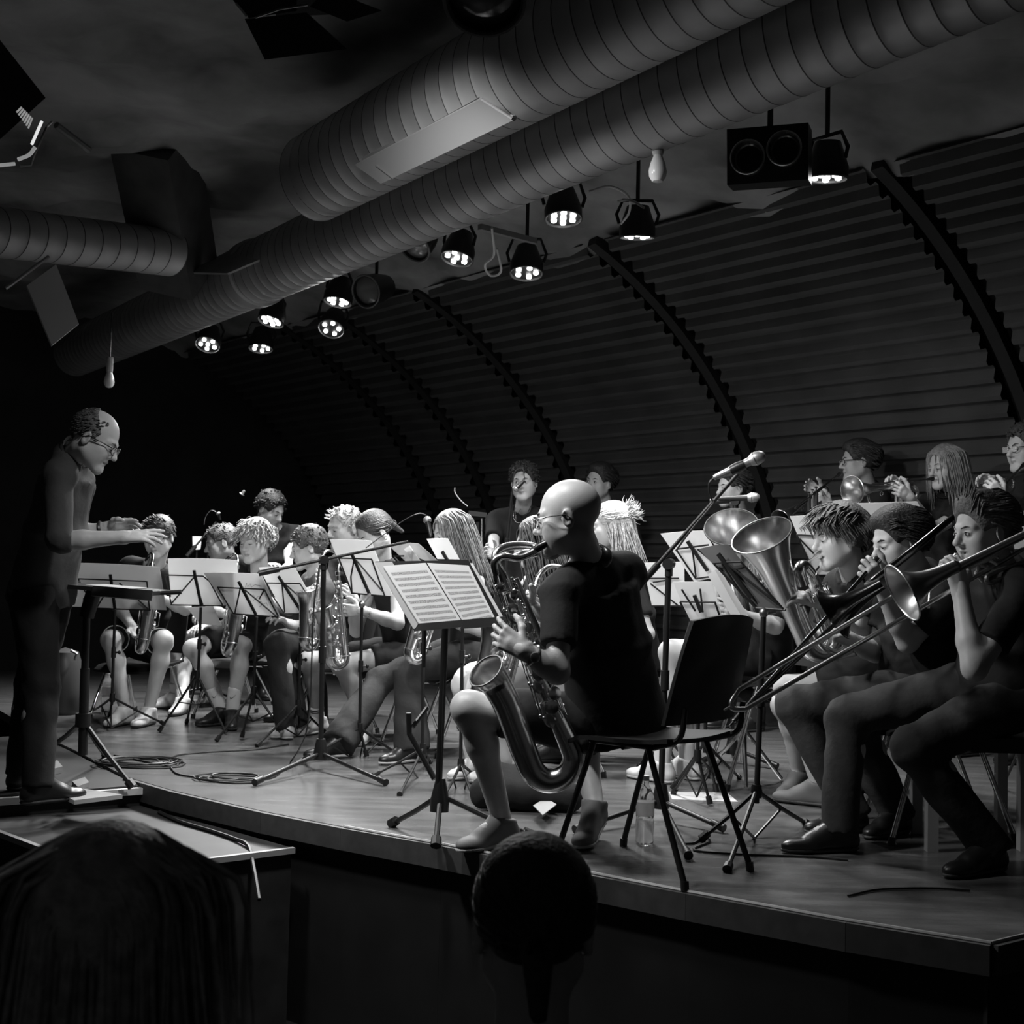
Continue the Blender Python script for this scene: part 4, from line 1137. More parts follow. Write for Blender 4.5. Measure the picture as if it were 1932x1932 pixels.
    # ---- shirt
    if shirt:
        S = Sdf(); q = .013
        S.seg(pel - up * .06, pel + spine * .45, lat, .156 * g + q * 1.7, .112 * g + q * 1.7, .140 * g + q, .098 * g + q, k=.05)
        S.seg(pel + spine * .45, pel + spine * .84, lat, .140 * g + q, .098 * g + q, .140 * g + q, .086 * g + q, k=.06)
        S.rc(sh[1].lerp(neck, .12), sh[-1].lerp(neck, .12), .060 * sc, .060 * sc, k=.05)
        for s in (1, -1):
            S0, e, w, *_ = AR[s]
            if sleeve != 'none':
                fr_ = {'short': .68, 'elbow': .98}.get(sleeve, 1.0)
                S.cone(S0, S0.lerp(e, fr_), .062 * sc, (.060 if sleeve == 'short' else .052) * sc, k=.03)
                S.el(S0, (.060 * sc,) * 3, k=.03)
                if sleeve == 'long': S.el(e, (.052 * sc,) * 3, k=.02); S.cone(e, e.lerp(w, .94), .050 * sc, .036 * sc, k=.02)
                if sleeve == 'elbow': S.el(e, (.052 * sc,) * 3, k=.02); S.cone(e, e.lerp(w, .18), .052 * sc, .050 * sc, k=.02)
        nd = (head - neck).normalized()
        for s in (1, -1): S.rc(neck - up * .005, neck.lerp(sh[s], .6), .068 * sc * (.9 if fem else 1), .058 * sc, k=.04)
        cn = (nd + fr * (-.1 if collar else .35)).normalized(); c0 = neck + nd * (.040 if collar else .026)
        S.cone(c0, c0 + cn * .14, .068 * sc * (.9 if fem else 1), .085 * sc, k=.004, op=-1)
        v5, q5 = S.mesh(rc_, wrinkle=.0035); so = link_mesh('shirt', v5, q5, shirt, root, True, sharp=0)
        if collar:
            m = MB(); cc = neck + nd * .015
            F_ = frame(nd, fr)
            pts = [cc + F_ @ V(.066 * sc * math.cos(a), .066 * sc * math.sin(a), .012) for a in np.linspace(0, 2 * math.pi, 20)[:-1]]
            m.tube(pts, .022 * sc, 8, closed=True, flat=.4); m.build('collar', shirt, so)
    # ---- shorts or trousers
    if bottom:
        S = Sdf(); q = .016
        S.seg(pel - up * .05, pel + spine * .12, lat, .152 * g, .106 * g, .135 * g, .094 * g, k=.03)
        for s in (1, -1):
            H, kn, an, toe, l = LG[s]
            if bottom == 'shorts':
                S.cone(H, H.lerp(kn, shorts_to), .104 * sc, .084 * sc, k=.04)
            else:
                S.cone(H, kn, .104 * sc, .070 * sc, k=.04); S.el(kn, (.071 * sc,) * 3, k=.03)
                S.cone(kn, kn.lerp(an, 1.07), .070 * sc, .064 * sc * flare, k=.03)
        v6, q6 = S.mesh(rc_, wrinkle=.0045, wf=38); link_mesh('shorts' if bottom == 'shorts' else 'trousers', v6, q6, bot_m, root, True, sharp=0)
    # ---- socks, shoes
    for s in (1, -1):
        H, kn, an, toe, l = LG[s]
        if sock:
            S = Sdf(); a2 = an + (kn - an).normalized() * sock_h
            S.cone(an - V(0, 0, .02), a2, .041 * sc, .043 * sc, k=.01)
            v7, q7 = S.mesh(.011 if lod else .009, wrinkle=.001); link_mesh('sock', v7, q7, sock, root, True, sharp=50)
        if shoe_m: shoe(root, an, toe, shoe_m, sole_m, .0095 if lod else .0075, l.get('lift', 0.0), shoe_long)
    if glasses:
        m = MB()
        for s in (-1, 1):
            pts = [V(s * .032 + .024 * math.cos(a) * (abs(math.cos(a)) ** -.25 if abs(math.cos(a)) > .01 else 1), .106 - .010 * abs(math.cos(a)) , -.004 + .017 * math.sin(a)) for a in np.linspace(0, 2 * math.pi, 21)[:-1]]
            m.tube(pts, .0020, 6, closed=True)
            m.tube([V(s * .057, .094, .004), V(s * .080, .05, .006), V(s * .086, -.005, .006), V(s * .084, -.03, -.012)], [.0024, .0024, .0022, .0018], 6)
        m.tube([V(-.009, .106, .001), V(0, .109, .004), V(.009, .106, .001)], .0018, 6)
        m.v = [tuple(HM @ Vector(p)) for p in m.v]
        go = m.build('glasses', M_EBON, root)
        m = MB()
        for s in (-1, 1): m.slab([HM @ V(s * .032 + .022 * cx, .103, -.004 + .015 * cz) for cx, cz in ((-1, -1), (1, -1), (1, 1), (-1, 1))], .001)
        gm = MATS.get('spectacle_glass')
        if gm is None:
            gm = mat('spectacle_glass', 1.0, 0.02); gm.node_tree.nodes['Principled BSDF'].inputs['Alpha'].default_value = .18
        m.build('lens', gm, go, smooth=False)
    INFO.append((label[:30], {s: (round((LG[s][1] - LG[s][0]).length, 2), round((LG[s][2] - LG[s][1]).length, 2)) for s in (1, -1)}, {s: (round((AR[s][1] - AR[s][0]).length, 2), round((AR[s][2] - AR[s][1]).length, 2)) for s in (1, -1)}, round(spine.length, 2), round((head - neck).length, 2)))
    return dict(root=root, HM=HM, sh=sh, AR=AR, LG=LG, neck=neck, pel=pel, up=up, lat=lat, fr=fr)
INFO = []
# ================================================================ the band
W_TROUSER = mat('white_cotton', 0.55, 0.85, bump=.2, bscale=25)
SEATED = []
def seated(*a, **k):
    r = person(*a, **k); SEATED.append((r, a[3])); return r
conductor = person('conductor in a dark grey rolled-sleeve shirt and glasses, both hands raised over the band', (82, 1108, 5.65), (134, 860, 5.58), -85, (178, 829, 5.5), -95, 27, 0, 1.03,
    arms={-1: dict(s=(110, 900, 5.42), e=(112, 1021, 5.32), w=(234, 1014, 5.38), t=(305, 1008, 5.4), n=(0.1, .55, -.75), curl=(.12, .2, .3, .35), spread=.22),
          1: dict(s=(150, 915, 5.78), e=(140, 1010, 5.85), w=(203, 996, 5.85), t=(270, 985, 5.85), n=(0, -.6, -.7), curl=(.25, .3, .35, .4))},
    legs={-1: dict(k=(78, 1300, 5.5), a=(72, 1478), t=(124, 1502)), 1: dict(k=(62, 1290, 5.75), a=(40, 1452), t=(85, 1470))},
    sc=1.03, lod=0, hstyle='thin', hv=.10, shirt=CL_GREY, sleeve='elbow', bottom='long', bot_m=CL_BLACK, glasses=True, collar=True, floor=-.012, eyes='down', seed=3)
p1 = seated('saxophonist facing us behind the conductor\'s hands, black shirt with white piping and black shorts', (262, 1212, 8.3), (293, 1072, 8.15), 15, (300, 1013, 8.05), 12, 14, 0, 1.03,
    arms={-1: dict(e=(222, 1142, 8.2), w=(249, 1182, 7.95), t=(262, 1202, 7.9), n=(.5, -.5, .2), curl=(.6, .7, .7, .8)), 1: dict(e=(350, 1150, 8.1), w=(302, 1128, 7.9), t=(285, 1118, 7.8), n=(-.6, .5, 0))},
    legs={-1: dict(k=(209, 1207), a=(236, 1320), t=(228, 1360)), 1: dict(k=(308, 1207), a=(281, 1325), t=(262, 1366))},
    hstyle='short_swept', hv=.06, shoe_m=SH_WHITE, sole_m=SOLE_D, seed=11)
p2 = seated('fair-cropped player in profile behind the second music stand from the left', (424, 1222, 9.2), (430, 1080, 9.1), 55, (418, 1025, 9.0), 74, 12, 0, 1.06,
    arms={1: dict(w=(385, 1180, 8.8), t=(372, 1185, 8.7)), -1: dict(w=(380, 1160, 8.9))}, legs={-1: dict(k=(340, 1235), a=(345, 1322), t=(326, 1346))},
    hstyle='crop', hv=.12, lod=1, shoe_m=SH_WHITE, sock=SOCK_W, seed=12)
p3 = seated('young saxophonist with wavy blond hair, black jacket, white socks and black shoes', (458, 1206, 8.35), (490, 1080, 8.1), 38, (482, 1022, 8.0), 28, 8, 0, 1.05,
    arms={-1: dict(e=(398, 1150, 8.2), w=(428, 1160, 7.85), t=(436, 1180, 7.8), n=(.6, -.3, 0)), 1: dict(e=(545, 1150, 8.1), w=(462, 1120, 7.8), t=(448, 1112, 7.75), n=(-.5, .5, 0))},
    legs={-1: dict(k=(364, 1224), a=(422, 1325), t=(400, 1362)), 1: dict(k=(453, 1218), a=(438, 1330), t=(436, 1374))},
    hstyle='wavy', hv=.36, sock=SOCK_W, sock_h=.16, seed=13)
p4 = seated('curly dark-haired player in profile, grey T-shirt and black pinstripe trousers', (612, 1216, 7.85), (597, 1088, 7.8), 70, (582, 1034, 7.75), 80, 12, 0, 1.01,
    arms={1: dict(e=(592, 1186, 7.6), w=(547, 1178, 7.45), t=(525, 1165, 7.4), n=(0, .3, -1)), -1: dict(w=(590, 1125, 7.6))},
    legs={1: dict(k=(522, 1214), a=(541, 1332), t=(498, 1370)), -1: dict(k=(530, 1210), a=(562, 1346), t=(528, 1386))},
    hstyle='curly', hv=.08, shirt=CL_GREY, bottom='long', bot_m=CL_JEAN2, shoe_m=SH_WHITE, sole_m=SOLE_W, seed=14)
p5 = seated('grey-haired man in a black T-shirt playing saxophone, head above the tall music stand', (672, 1205, 8.5), (672, 1055, 8.4), 45, (650, 996, 8.3), 50, 10, -4, 1.12,
    arms={-1: dict(e=(618, 1150, 8.3), w=(615, 1118, 7.9), t=(600, 1108, 7.8), n=(0, .5, .2), curl=(.8, .8, .9, .9)), 1: dict(w=(634, 1150, 7.95), t=(612, 1150, 7.85))},
    legs={}, hstyle='crop', hvol=1.3, hv=.5, bottom='long', seed=15, eyes='down', nose=1.1)
p6 = seated('woman with dark tied-back hair in a sleeveless black top, bracelet on her wrist, bare knees', (768, 1232, 7.5), (724, 1066, 7.42), 62, (707, 1006, 7.35), 58, 32, 0, 1.02,
    arms={1: dict(e=(750, 1176), w=(684, 1152), t=(640, 1152), n=(-.1, .9, .1), curl=(.45, .5, .55, .6)), -1: dict(e=(672, 1190, 7.4), w=(668, 1130, 7.2), t=(650, 1105, 7.1), n=(-.5, .5, 0))},
    legs={1: dict(k=(643, 1252), a=(688, 1372), t=(662, 1410)), -1: dict(k=(582, 1248), a=(601, 1350), t=(552, 1402))},
    fem=True, hstyle='tied', hv=.05, sleeve='none', shoe_m=SH_WHITE, sole_m=SOLE_W, sock=SOCK_W, shorts_to=.58, seed=16)
p7 = seated('long-haired woman with an ear stud playing saxophone, flared dark jeans', (886, 1228, 7.05), (880, 1064, 7.0), 70, (852, 1006, 6.95), 66, 14, 0, .98,
    arms={1: dict(w=(822, 1160, 6.7), t=(808, 1172, 6.65), n=(-.4, .8, 0)), -1: dict(w=(812, 1112, 6.8), t=(800, 1105, 6.8))},
    legs={1: dict(k=(768, 1266), a=(778, 1406), t=(740, 1434)), -1: dict(k=(716, 1284), a=(642, 1398), t=(608, 1424))},
    fem=True, lod=0, hstyle='long', hv=.20, sleeve='none', bottom='long', bot_m=CL_JEAN, flare=1.5, shoe_m=SH_BLACK, sole_m=SOLE_W, seed=17)
p8 = seated('woman with long dark hair across her cheek and white trousers, beside the bald saxophonist', (1012, 1252, 6.4), (1034, 1090, 6.35), 75, (1012, 1022, 6.3), 80, 10, 0, .97,
    arms={1: dict(e=(1060, 1190, 6.2), w=(1008, 1176, 6.0), t=(982, 1160, 5.95), n=(-.4, .8, 0)), -1: dict(w=(1018, 1140, 6.1), t=(1004, 1130, 6.05))},
    legs={1: dict(k=(880, 1288), a=(902, 1478), t=(872, 1502)), -1: dict(k=(900, 1280), a=(940, 1478), t=(905, 1505))},
    fem=True, hstyle='long', hv=.085, bottom='long', bot_m=W_TROUSER, shoe_m=SH_WHITE, sole_m=SOLE_W, seed=18)
p9 = person('curly-haired singer with a cross necklace, standing at a microphone at the back', (985, 1112, 8.6), (985, 966, 8.6), 8, (989, 910, 8.5), 14, 2, 3, 1.02,
    arms={-1: dict(w=(938, 1050, 8.15), t=(918, 1040, 8.1), n=(.4, -.5, 0)), 1: dict(w=(1010, 1080, 8.2), t=(1000, 1100, 8.1))}, stand=True, hstyle='curly', hv=.03, hvol=1.2, eyes='open', bottom='long', seed=19)
p10 = person('dark-haired boy standing at the back, half hidden behind the bald head', (1140, 1112, 9.0), (1145, 962, 9.0), 40, (1131, 910, 8.9), 42, 0, -8, 1.03, stand=True, hstyle='side_part', hv=.025, eyes='open', bottom='long', lod=2, seed=20)
p11 = seated('blonde woman with a hair clip and loose long hair, just behind the bald saxophonist', (1205, 1236, 6.85), (1185, 1064, 6.75), 95, (1153, 994, 6.65), 96, 4, 0, 1.02, fem=True, hstyle='half_up', hv=.46, lod=0, bottom='long', bot_m=CL_JEAN,
    arms={1: dict(w=(1130, 1170, 6.5)), -1: dict(w=(1130, 1160, 6.7))}, seed=21)
p12 = person('boy standing at the back behind the two silver-headed microphones', (1405, 1130, 8.4), (1398, 978, 8.3), 60, (1382, 921, 8.2), 68, 2, 0, .98, stand=True, hstyle='side_part', hv=.03, eyes='open', bottom='long', lod=1, seed=22)
p13 = seated('brass player almost hidden behind the euphonium bells, bare shin and forearm showing', (1445, 1225, 6.2), (1452, 1098, 6.1), 85, (1436, 1042, 6.05), 85, 10, 0, 1.0, lod=2, hstyle='crop', hv=.05,
    arms={1: dict(e=(1462, 1182, 5.9), w=(1398, 1160, 5.8), t=(1370, 1148, 5.75), n=(-.2, .8, 0))}, legs={1: dict(k=(1266, 1230), a=(1250, 1372), t=(1212, 1402)), -1: dict(k=(1270, 1230), a=(1300, 1380), t=(1270, 1400))}, shoe_m=SH_WHITE, sole_m=SOLE_W, sock=SOCK_W, seed=23)
p14 = seated('euphonium player with a long fringe, black V-neck T-shirt and bare knee', (1685, 1260, 5.62), (1612, 1088, 5.56), 78, (1585, 1014, 5.46), 80, 8, 0, 1.09, lod=0, hstyle='fringe', hv=.10,
    arms={1: dict(e=(1618, 1205), w=(1540, 1136), t=(1474, 1116), n=(-.2, .55, -.8), curl=(.3, .4, .45, .5), spread=.2), -1: dict(w=(1510, 1185, 5.5), t=(1490, 1170, 5.4), n=(0, -.5, .3))},
    legs={1: dict(k=(1486, 1300), a=(1546, 1470), t=(1506, 1508)), -1: dict(k=(1480, 1330), a=(1508, 1462), t=(1470, 1500))}, shoe_m=SH_GREY, seed=24)
p18 = seated('dark-haired trombonist with a goatee, black T-shirt and dark jeans, between two other brass players', (1735, 1292, 5.1), (1740, 1086, 5.05), 76, (1696, 1022, 4.98), 76, 13, 0, 1.03, lod=0, hstyle='side_part', hv=.03, beard=True, girth=1.12,
    arms={1: dict(e=(1712, 1212, 4.9), w=(1662, 1106, 4.8), t=(1636, 1072, 4.75), n=(-.2, .7, .3), curl=(.9, 1.0, 1.1, 1.2)), -1: dict(w=(1602, 1206, 5.0), t=(1568, 1188, 4.95), n=(0, -.6, .3), curl=(.7, .8, .8, .8))},
    legs={1: dict(k=(1498, 1330), a=(1606, 1528), t=(1560, 1562)), -1: dict(k=(1610, 1370, 5.0), a=(1692, 1532), t=(1650, 1572))}, sc=1.05, bottom='long', bot_m=CL_JEAN, seed=25)
p19 = seated('nearest trombonist at the right, swept-back hair, black shirt, black trousers and shiny shoes', (1888, 1306, 4.66), (1898, 1080, 4.60), 72, (1854, 1003, 4.54), 74, 6, 0, 1.02, lod=0, hstyle='quiff', hv=.13, eyes='open', girth=1.08,
    arms={1: dict(s=(1932, 1122, 4.40), e=(1838, 1262, 4.28), w=(1812, 1116, 4.40), t=(1796, 1050, 4.42), n=(-.3, .8, .2), curl=(.7, .75, .8, .85)), -1: dict(e=(1850, 1180, 4.72), w=(1870, 1095, 4.6), t=(1850, 1065, 4.55), n=(-.2, -.7, .3), curl=(.7, .8, .8, .8))},
    legs={-1: dict(k=(1597, 1350), a=(1585, 1562), t=(1462, 1600)), 1: dict(k=(1722, 1410), a=(1868, 1598), t=(1792, 1646))}, sc=1.06, bottom='long', bot_m=CL_JEAN2, seed=26, shoe_long=1.1)
bald = seated('bald saxophonist in glasses seen from behind, black T-shirt, shorts and grey shoes', (1165, 1352, 4.62), (1116, 1070, 4.55), 136, (1073, 977, 4.45), 104, 8, 0, 1.09, lod=0, hstyle='bald', hv=.05, glasses=True, beard=True, girth=1.16, skin=SKINB,
    arms={1: dict(s=(1056, 1116, 4.38), e=(1052, 1268, 4.25), w=(990, 1228, 4.22), t=(945, 1200, 4.25), n=(-.1, .9, .1), curl=(.35, .45, .5, .55), spread=.2), -1: dict(w=(1005, 1150, 4.8), t=(978, 1138, 4.75), n=(0, -.8, 0))},
    legs={1: dict(k=(884, 1336), a=(948, 1552), t=(850, 1602)), -1: dict(k=(1085, 1392, 5.0), a=(1122, 1520), z=.13, t=(1088, 1598), lift=.05)},
    sc=1.05, shoe_m=SH_GREY, sole_m=mat('grey_sole', .3, .6), shorts_to=.76, seed=27, eyes='open')
p15 = person('trumpeter in glasses standing at the back against the corrugated wall, trumpet pointing down', (1652, 1102, 8.1), (1640, 922, 8.05), 85, (1620, 871, 8.0), 92, 2, 0, 1.03, stand=True, hstyle='side_part', hv=.04, glasses=True, bottom='long',
    arms={1: dict(e=(1610, 990, 7.8), w=(1568, 956, 7.75), t=(1545, 940, 7.75), n=(-.2, .8, 0), curl=(.8, .9, .9, .9)), -1: dict(w=(1548, 935, 8.0), t=(1525, 915, 8.0), n=(0, -.6, -.3))}, seed=28)
p16 = person('woman with straight shoulder-length fair hair and black collared shirt playing a flugelhorn', (1805, 1112, 7.5), (1796, 935, 7.45), 60, (1783, 881, 7.4), 62, 8, 0, 1.02, stand=True, fem=True, lod=0, hstyle='straight_bob', hv=.26, bottom='long', collar=True,
    arms={1: dict(e=(1760, 1000, 7.2), w=(1716, 938, 7.05), t=(1690, 920, 7.0), n=(-.2, .8, .2), curl=(.6, .7, .7, .7)), -1: dict(w=(1698, 915, 7.25), t=(1672, 897, 7.2), n=(0, -.4, -.8))}, seed=29)
p17 = person('curly-haired trumpeter in glasses cut off by the right edge of the frame', (1965, 1122, 7.0), (1962, 906, 6.95), 70, (1936, 846, 6.85), 72, 4, 0, 1.03, stand=True, hstyle='curly', hv=.05, glasses=True, bottom='long',
    arms={1: dict(e=(1945, 1000, 6.6), w=(1893, 942, 6.5), t=(1868, 915, 6.5), n=(-.2, .8, .2), curl=(.7, .8, .8, .8)), -1: dict(w=(1885, 918, 6.8), t=(1862, 905, 6.8), n=(0, -.4, -.8))}, seed=30)
p20 = person('curly-haired figure standing in the dark at the back left, face in shadow', (528, 1095, 9.7), (522, 1000, 9.65), -25, (510, 962, 9.6), -62, 24, 0, 1.08, stand=True, hstyle='curly', hv=.02, hvol=1.1, lod=2, bottom='long',
    arms={-1: dict(w=(500, 1070, 9.4)), 1: dict(e=(545, 1042, 9.5), w=(545, 1065, 9.3), t=(530, 1080, 9.2))}, seed=31)
# audience before the stage
def spectator(label, head, hs, hst, seed, hv=.05, lod=1):
    h = P(*head); n = h + V(0.0, -.03, -.2)
    pel = n + V(0, -.05, -.55)
    r = person(label, pel, n, 180, h, 178, 3, 0, hs, stand=False, hstyle=hst, hv=hv, lod=lod, bottom='long', floor=-.8, seed=seed)
    return r
spectator('blurred dark head of a spectator with loose hair at the lower left, nearest the camera', (208, 1800, 1.62), 1.25, 'straight_bob', 41, .4)
spectator('dark head of a spectator at the bottom centre in front of the stage edge', (1006, 1748, 2.05), 1.12, 'tied', 42, .03)
spectator('spectator cut off by the left edge near the bottom', (-52, 1830, 2.4), 1.1, 'short_swept', 43, lod=2)
# ================================================================ chairs under the players
def seat_for(r, hd, label, **k):
    p = r['pel']; f = heading(hd)
    hz = max(.34, p.z - .135)
    return chair(label, p - f * .03, hd, h=min(hz, .50), **k)
seat_for(p1, 15, 'chrome-legged chair under the saxophonist facing us behind the conductor')
seat_for(p2, 55, 'chrome-legged chair under the fair-cropped player in profile')
seat_for(p3, 38, 'chrome-legged chair under the wavy blond saxophonist')
seat_for(p4, 70, 'chrome-legged chair under the curly player in pinstripe trousers')
seat_for(p5, 45, 'chrome-legged chair under the grey-haired saxophonist')
seat_for(p6, 62, 'chrome-legged chair under the woman with the bracelet')
seat_for(p7, 70, 'chrome-legged chair under the long-haired woman in flared jeans')
seat_for(p8, 75, 'chrome-legged chair under the woman in white trousers')
seat_for(p11, 95, 'chrome-legged chair under the blonde woman with the hair clip')
seat_for(p13, 85, 'chrome-legged chair under the hidden brass player')
seat_for(p14, 78, 'chrome-legged chair under the euphonium player')
seat_for(p18, 76, 'chrome-legged chair under the trombonist with the goatee')
chair('black shell chair with thin splayed legs under the bald saxophonist, nearest the camera', V(.50, 4.44, 0), 131, leg_m=M_BLKMET, h=.45, wide=.42)
# square pale stool under the nearest trombonist
sp = p19['pel']; st = thing('stool', 'stool with pale square legs under the nearest trombonist', 'stool', V(sp.x, sp.y, 0))
m = MB(); m.box((sp.x + .03, sp.y, .43), (.40, .40, .05)); m.build('seat', M_SEAT, st, smooth=False)
c1 = G(1757, 1606)
for dx, dy in ((0, 0), (.36, .05), (.05, .34), (.40, .38)):
    m = MB(); m.box((c1.x + dx, c1.y + dy, .205), (.04, .04, .41)); m.build('leg', mat('pale_wood', .38, .55), st, smooth=False)
# ================================================================ music stands and sheets
def feet(*p): return [G(*q) for q in p]
GS = 'loose sheets on the folding stands'
def stand(label, c, hd, el, post, ft, hub, wires, spine=None, **k):
    n = heading(hd, el); c = P(*c)
    (x0, y0), (x1, y1), d = post
    return n, c, wire_stand(label, c, n, wires, P(x0, y0, d), P(x1, y1, d), feet(*ft), hub=P(*hub, d), spine=spine, **k)
n, c, _ = stand('leftmost folding stand, behind the conductor\'s flat desk', (222, 1105, 7.6), 12, -22, ((217, 1150), (211, 1330), 7.55), ((171, 1346), (310, 1368), (207, 1350)), (212, 1316),
    [[(147, 1092), (276, 1097)], [(277, 1097), (282, 1151)], [(178, 1148), (284, 1151)], [(212, 1098), (182, 1147)], [(225, 1100), (280, 1149)], [(147, 1092), (178, 1147)]], ((208, 1084), (217, 1150)))
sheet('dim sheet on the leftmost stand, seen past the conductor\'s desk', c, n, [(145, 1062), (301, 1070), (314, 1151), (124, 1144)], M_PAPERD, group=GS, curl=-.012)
n, c, _ = stand('folding stand in front of the fair-cropped player, second from the left', (386, 1100, 7.6), 18, -22, ((379, 1146), (373, 1300), 7.6), ((300, 1382), (427, 1385), (352, 1366)), (372, 1272),
    [[(312, 1085), (383, 1087), (397, 1098)], [(366, 1089), (323, 1139)], [(322, 1141), (421, 1143)], [(366, 1089), (383, 1142)], [(395, 1096), (420, 1142)], [(312, 1086), (323, 1139)]], ((366, 1076), (380, 1144)))
sheet('bright wide sheet on the second stand from the left', c, n, [(316, 1054), (447, 1057), (452, 1143), (324, 1140)], group=GS, curl=-.015)
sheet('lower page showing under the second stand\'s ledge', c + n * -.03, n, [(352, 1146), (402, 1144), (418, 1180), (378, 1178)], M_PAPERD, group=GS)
n, c, _ = stand('folding stand with a leaning sheet and a scribble, third from the left', (456, 1122, 7.45), 28, -22, ((484, 1164), (478, 1330), 7.45), ((408, 1400), (542, 1393), (456, 1394)), (479, 1303),
    [[(410, 1108), (499, 1112)], [(411, 1109), (441, 1159)], [(439, 1158), (525, 1164)], [(453, 1111), (443, 1157)], [(462, 1113), (524, 1165)], [(499, 1112), (489, 1130)], [(499, 1113), (525, 1163)]], ((450, 1097), (483, 1160)))
sheet('leaning sheet on the third stand, handwriting showing through', c, n, [(384, 1081), (493, 1083), (529, 1164), (439, 1160)], group=GS, curl=-.01)
mk_c, mk_n = c, n
n, c, _ = stand('folding stand before the curly player, fourth from the left', (546, 1116, 7.35), 32, -22, ((568, 1158), (563, 1350), 7.35), ((484, 1410), (545, 1392), (615, 1385)), (563, 1329),
    [[(499, 1100), (566, 1101)], [(566, 1101), (603, 1159)], [(485, 1080), (536, 1157)], [(535, 1158), (600, 1158)], [(532, 1101), (537, 1155)], [(539, 1103), (597, 1154)]], ((525, 1087), (568, 1153)))
sheet('sheet on the fourth stand, before the curly player', c, n, [(488, 1071), (556, 1070), (606, 1161), (536, 1157)], group=GS, curl=-.01)
n, c, _ = stand('taller folding stand hiding the grey-haired man\'s chin', (682, 1072, 6.9), 34, -20, ((683, 1140), (678, 1400), 6.75), ((560, 1443), (752, 1426), (692, 1430)), (679, 1373),
    [[(639, 1053), (701, 1055)], [(639, 1053), (664, 1119)], [(701, 1055), (726, 1125)], [(663, 1119), (728, 1125)], [(668, 1057), (662, 1088), (664, 1117)], [(672, 1057), (724, 1118)]], ((664, 1046), (697, 1121)), catch=P(697, 1122, 6.88))
sheet('bright double sheet on the tall stand below the grey-haired man', c, n, [(622, 1018), (700, 1020), (741, 1125), (664, 1120)], group=GS, curl=-.008)
n, c, _ = stand('folding stand half hidden behind the big open score', (782, 1046, 6.5), 36, -22, ((800, 1062), (797, 1420), 6.3), ((704, 1466), (754, 1502), (812, 1440)), (798, 1412),
    [[(742, 1049), (762, 1049)], [(742, 1049), (752, 1060)], [(800, 1058), (772, 1048)]], None)
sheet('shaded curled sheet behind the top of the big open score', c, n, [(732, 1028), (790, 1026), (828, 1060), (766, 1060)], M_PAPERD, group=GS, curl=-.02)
sheet('narrow pale folder standing behind the big open score', c + n * .03, n, [(762, 1036), (772, 1030), (793, 1060), (779, 1061)], group=GS, t=.006)
n, c, _ = stand('folding stand just in front of the long-haired woman\'s mouth', (838, 1036, 6.45), 36, -20, ((874, 1062), (869, 1455), 6.0), ((838, 1506), (894, 1512), (905, 1470)), (870, 1441),
    [[(826, 1056), (868, 1057)]], ((834, 1040), (844, 1057)))
sheet('small bright folded sheet in front of the long-haired woman\'s mouth', c, n, [(806, 1016), (846, 1015), (870, 1058), (828, 1057)], group=GS, fold=True)
# the big orchestral stand with the open score
n8 = heading(-26, 32); c8 = P(828, 1122, 4.75)
root = thing('music_stand', 'sturdy black desk stand holding the open score before the bald saxophonist', 'music stand', G(827, 1520))
m = MB(); m.slab([onplane(x, y, c8 - n8 * .012, n8) for x, y in ((708, 1060), (883, 1057), (946, 1172), (782, 1190))], .004, n8); m.build('desk_plate', M_BLKMET, root, smooth=False)
a, b_ = onplane(782, 1189, c8, n8), onplane(954, 1174, c8, n8)
m = MB(); m.beam(a + n8 * .02, b_ + n8 * .02, .05, .004, n8.cross(b_ - a)); m.build('ledge', M_BLKMET, root, smooth=False)
m = MB(); m.slab([onplane(x, y, c8 + n8 * .045, n8) for x, y in ((868, 1186), (878, 1170), (954, 1167), (958, 1180))], .005, n8); m.build('ledge_lip', M_BLKMET, root, smooth=False)
for x in (801, 838):
    m = MB(); m.tube([P(x, 1188, 4.82), P(x - 2, 1260 if x < 830 else 1330, 4.8)], .008, 8); m.build('desk_bracket', M_BLKMET, root)
top, bot = P(840, 1186, 4.82), P(826, 1515, 4.75)
m = MB(); m.tube([top, bot], .013, 12); m.build('post', M_BLKMET, root)
m = MB(); m.lathe([(0, -.06), (.035, -.06), (.036, -.02), (.018, .06), (0, .06)], TR(P(830, 1500, 4.76), frame(top - bot)), 14); m.build('hub', M_BLKMET, root)
tripod_legs(root, P(831, 1500, 4.76), feet((738, 1560), (822, 1602), (1003, 1582)), .011)
m = MB(); m.tube([P(771, 1345, 4.9), P(772, 1385, 4.9), P(820, 1470, 4.82)], .011, 8); m.tube([P(806, 1335, 4.95), P(778, 1372, 4.9)], .009, 8); m.build('folded_arm', M_BLKMET, root)
sheet('left page of the big open score before the bald saxophonist', c8, n8, [(723, 1068), (803, 1062), (876, 1180), (797, 1187)], M_MUSIC, group='pages of the open score', off=.004)
sheet('right page of the big open score before the bald saxophonist', c8, n8, [(806, 1062), (884, 1067), (934, 1166), (878, 1180)], M_MUSIC, group='pages of the open score', off=.004)
sheet('loose page edge sticking out left of the big open score', c8, n8, [(708, 1061), (740, 1060), (812, 1186), (780, 1186)], M_PAPERD, off=-.004, group=GS)
m = MB(); m.slab([onplane(x, y, c8 - n8 * .03, n8) for x, y in ((886, 1064), (891, 1064), (950, 1168), (942, 1168))], .01, n8); tag(m.build('music_folder', M_PAPER, smooth=False), 'pale folder edge sticking out right of the big open score', 'folder')
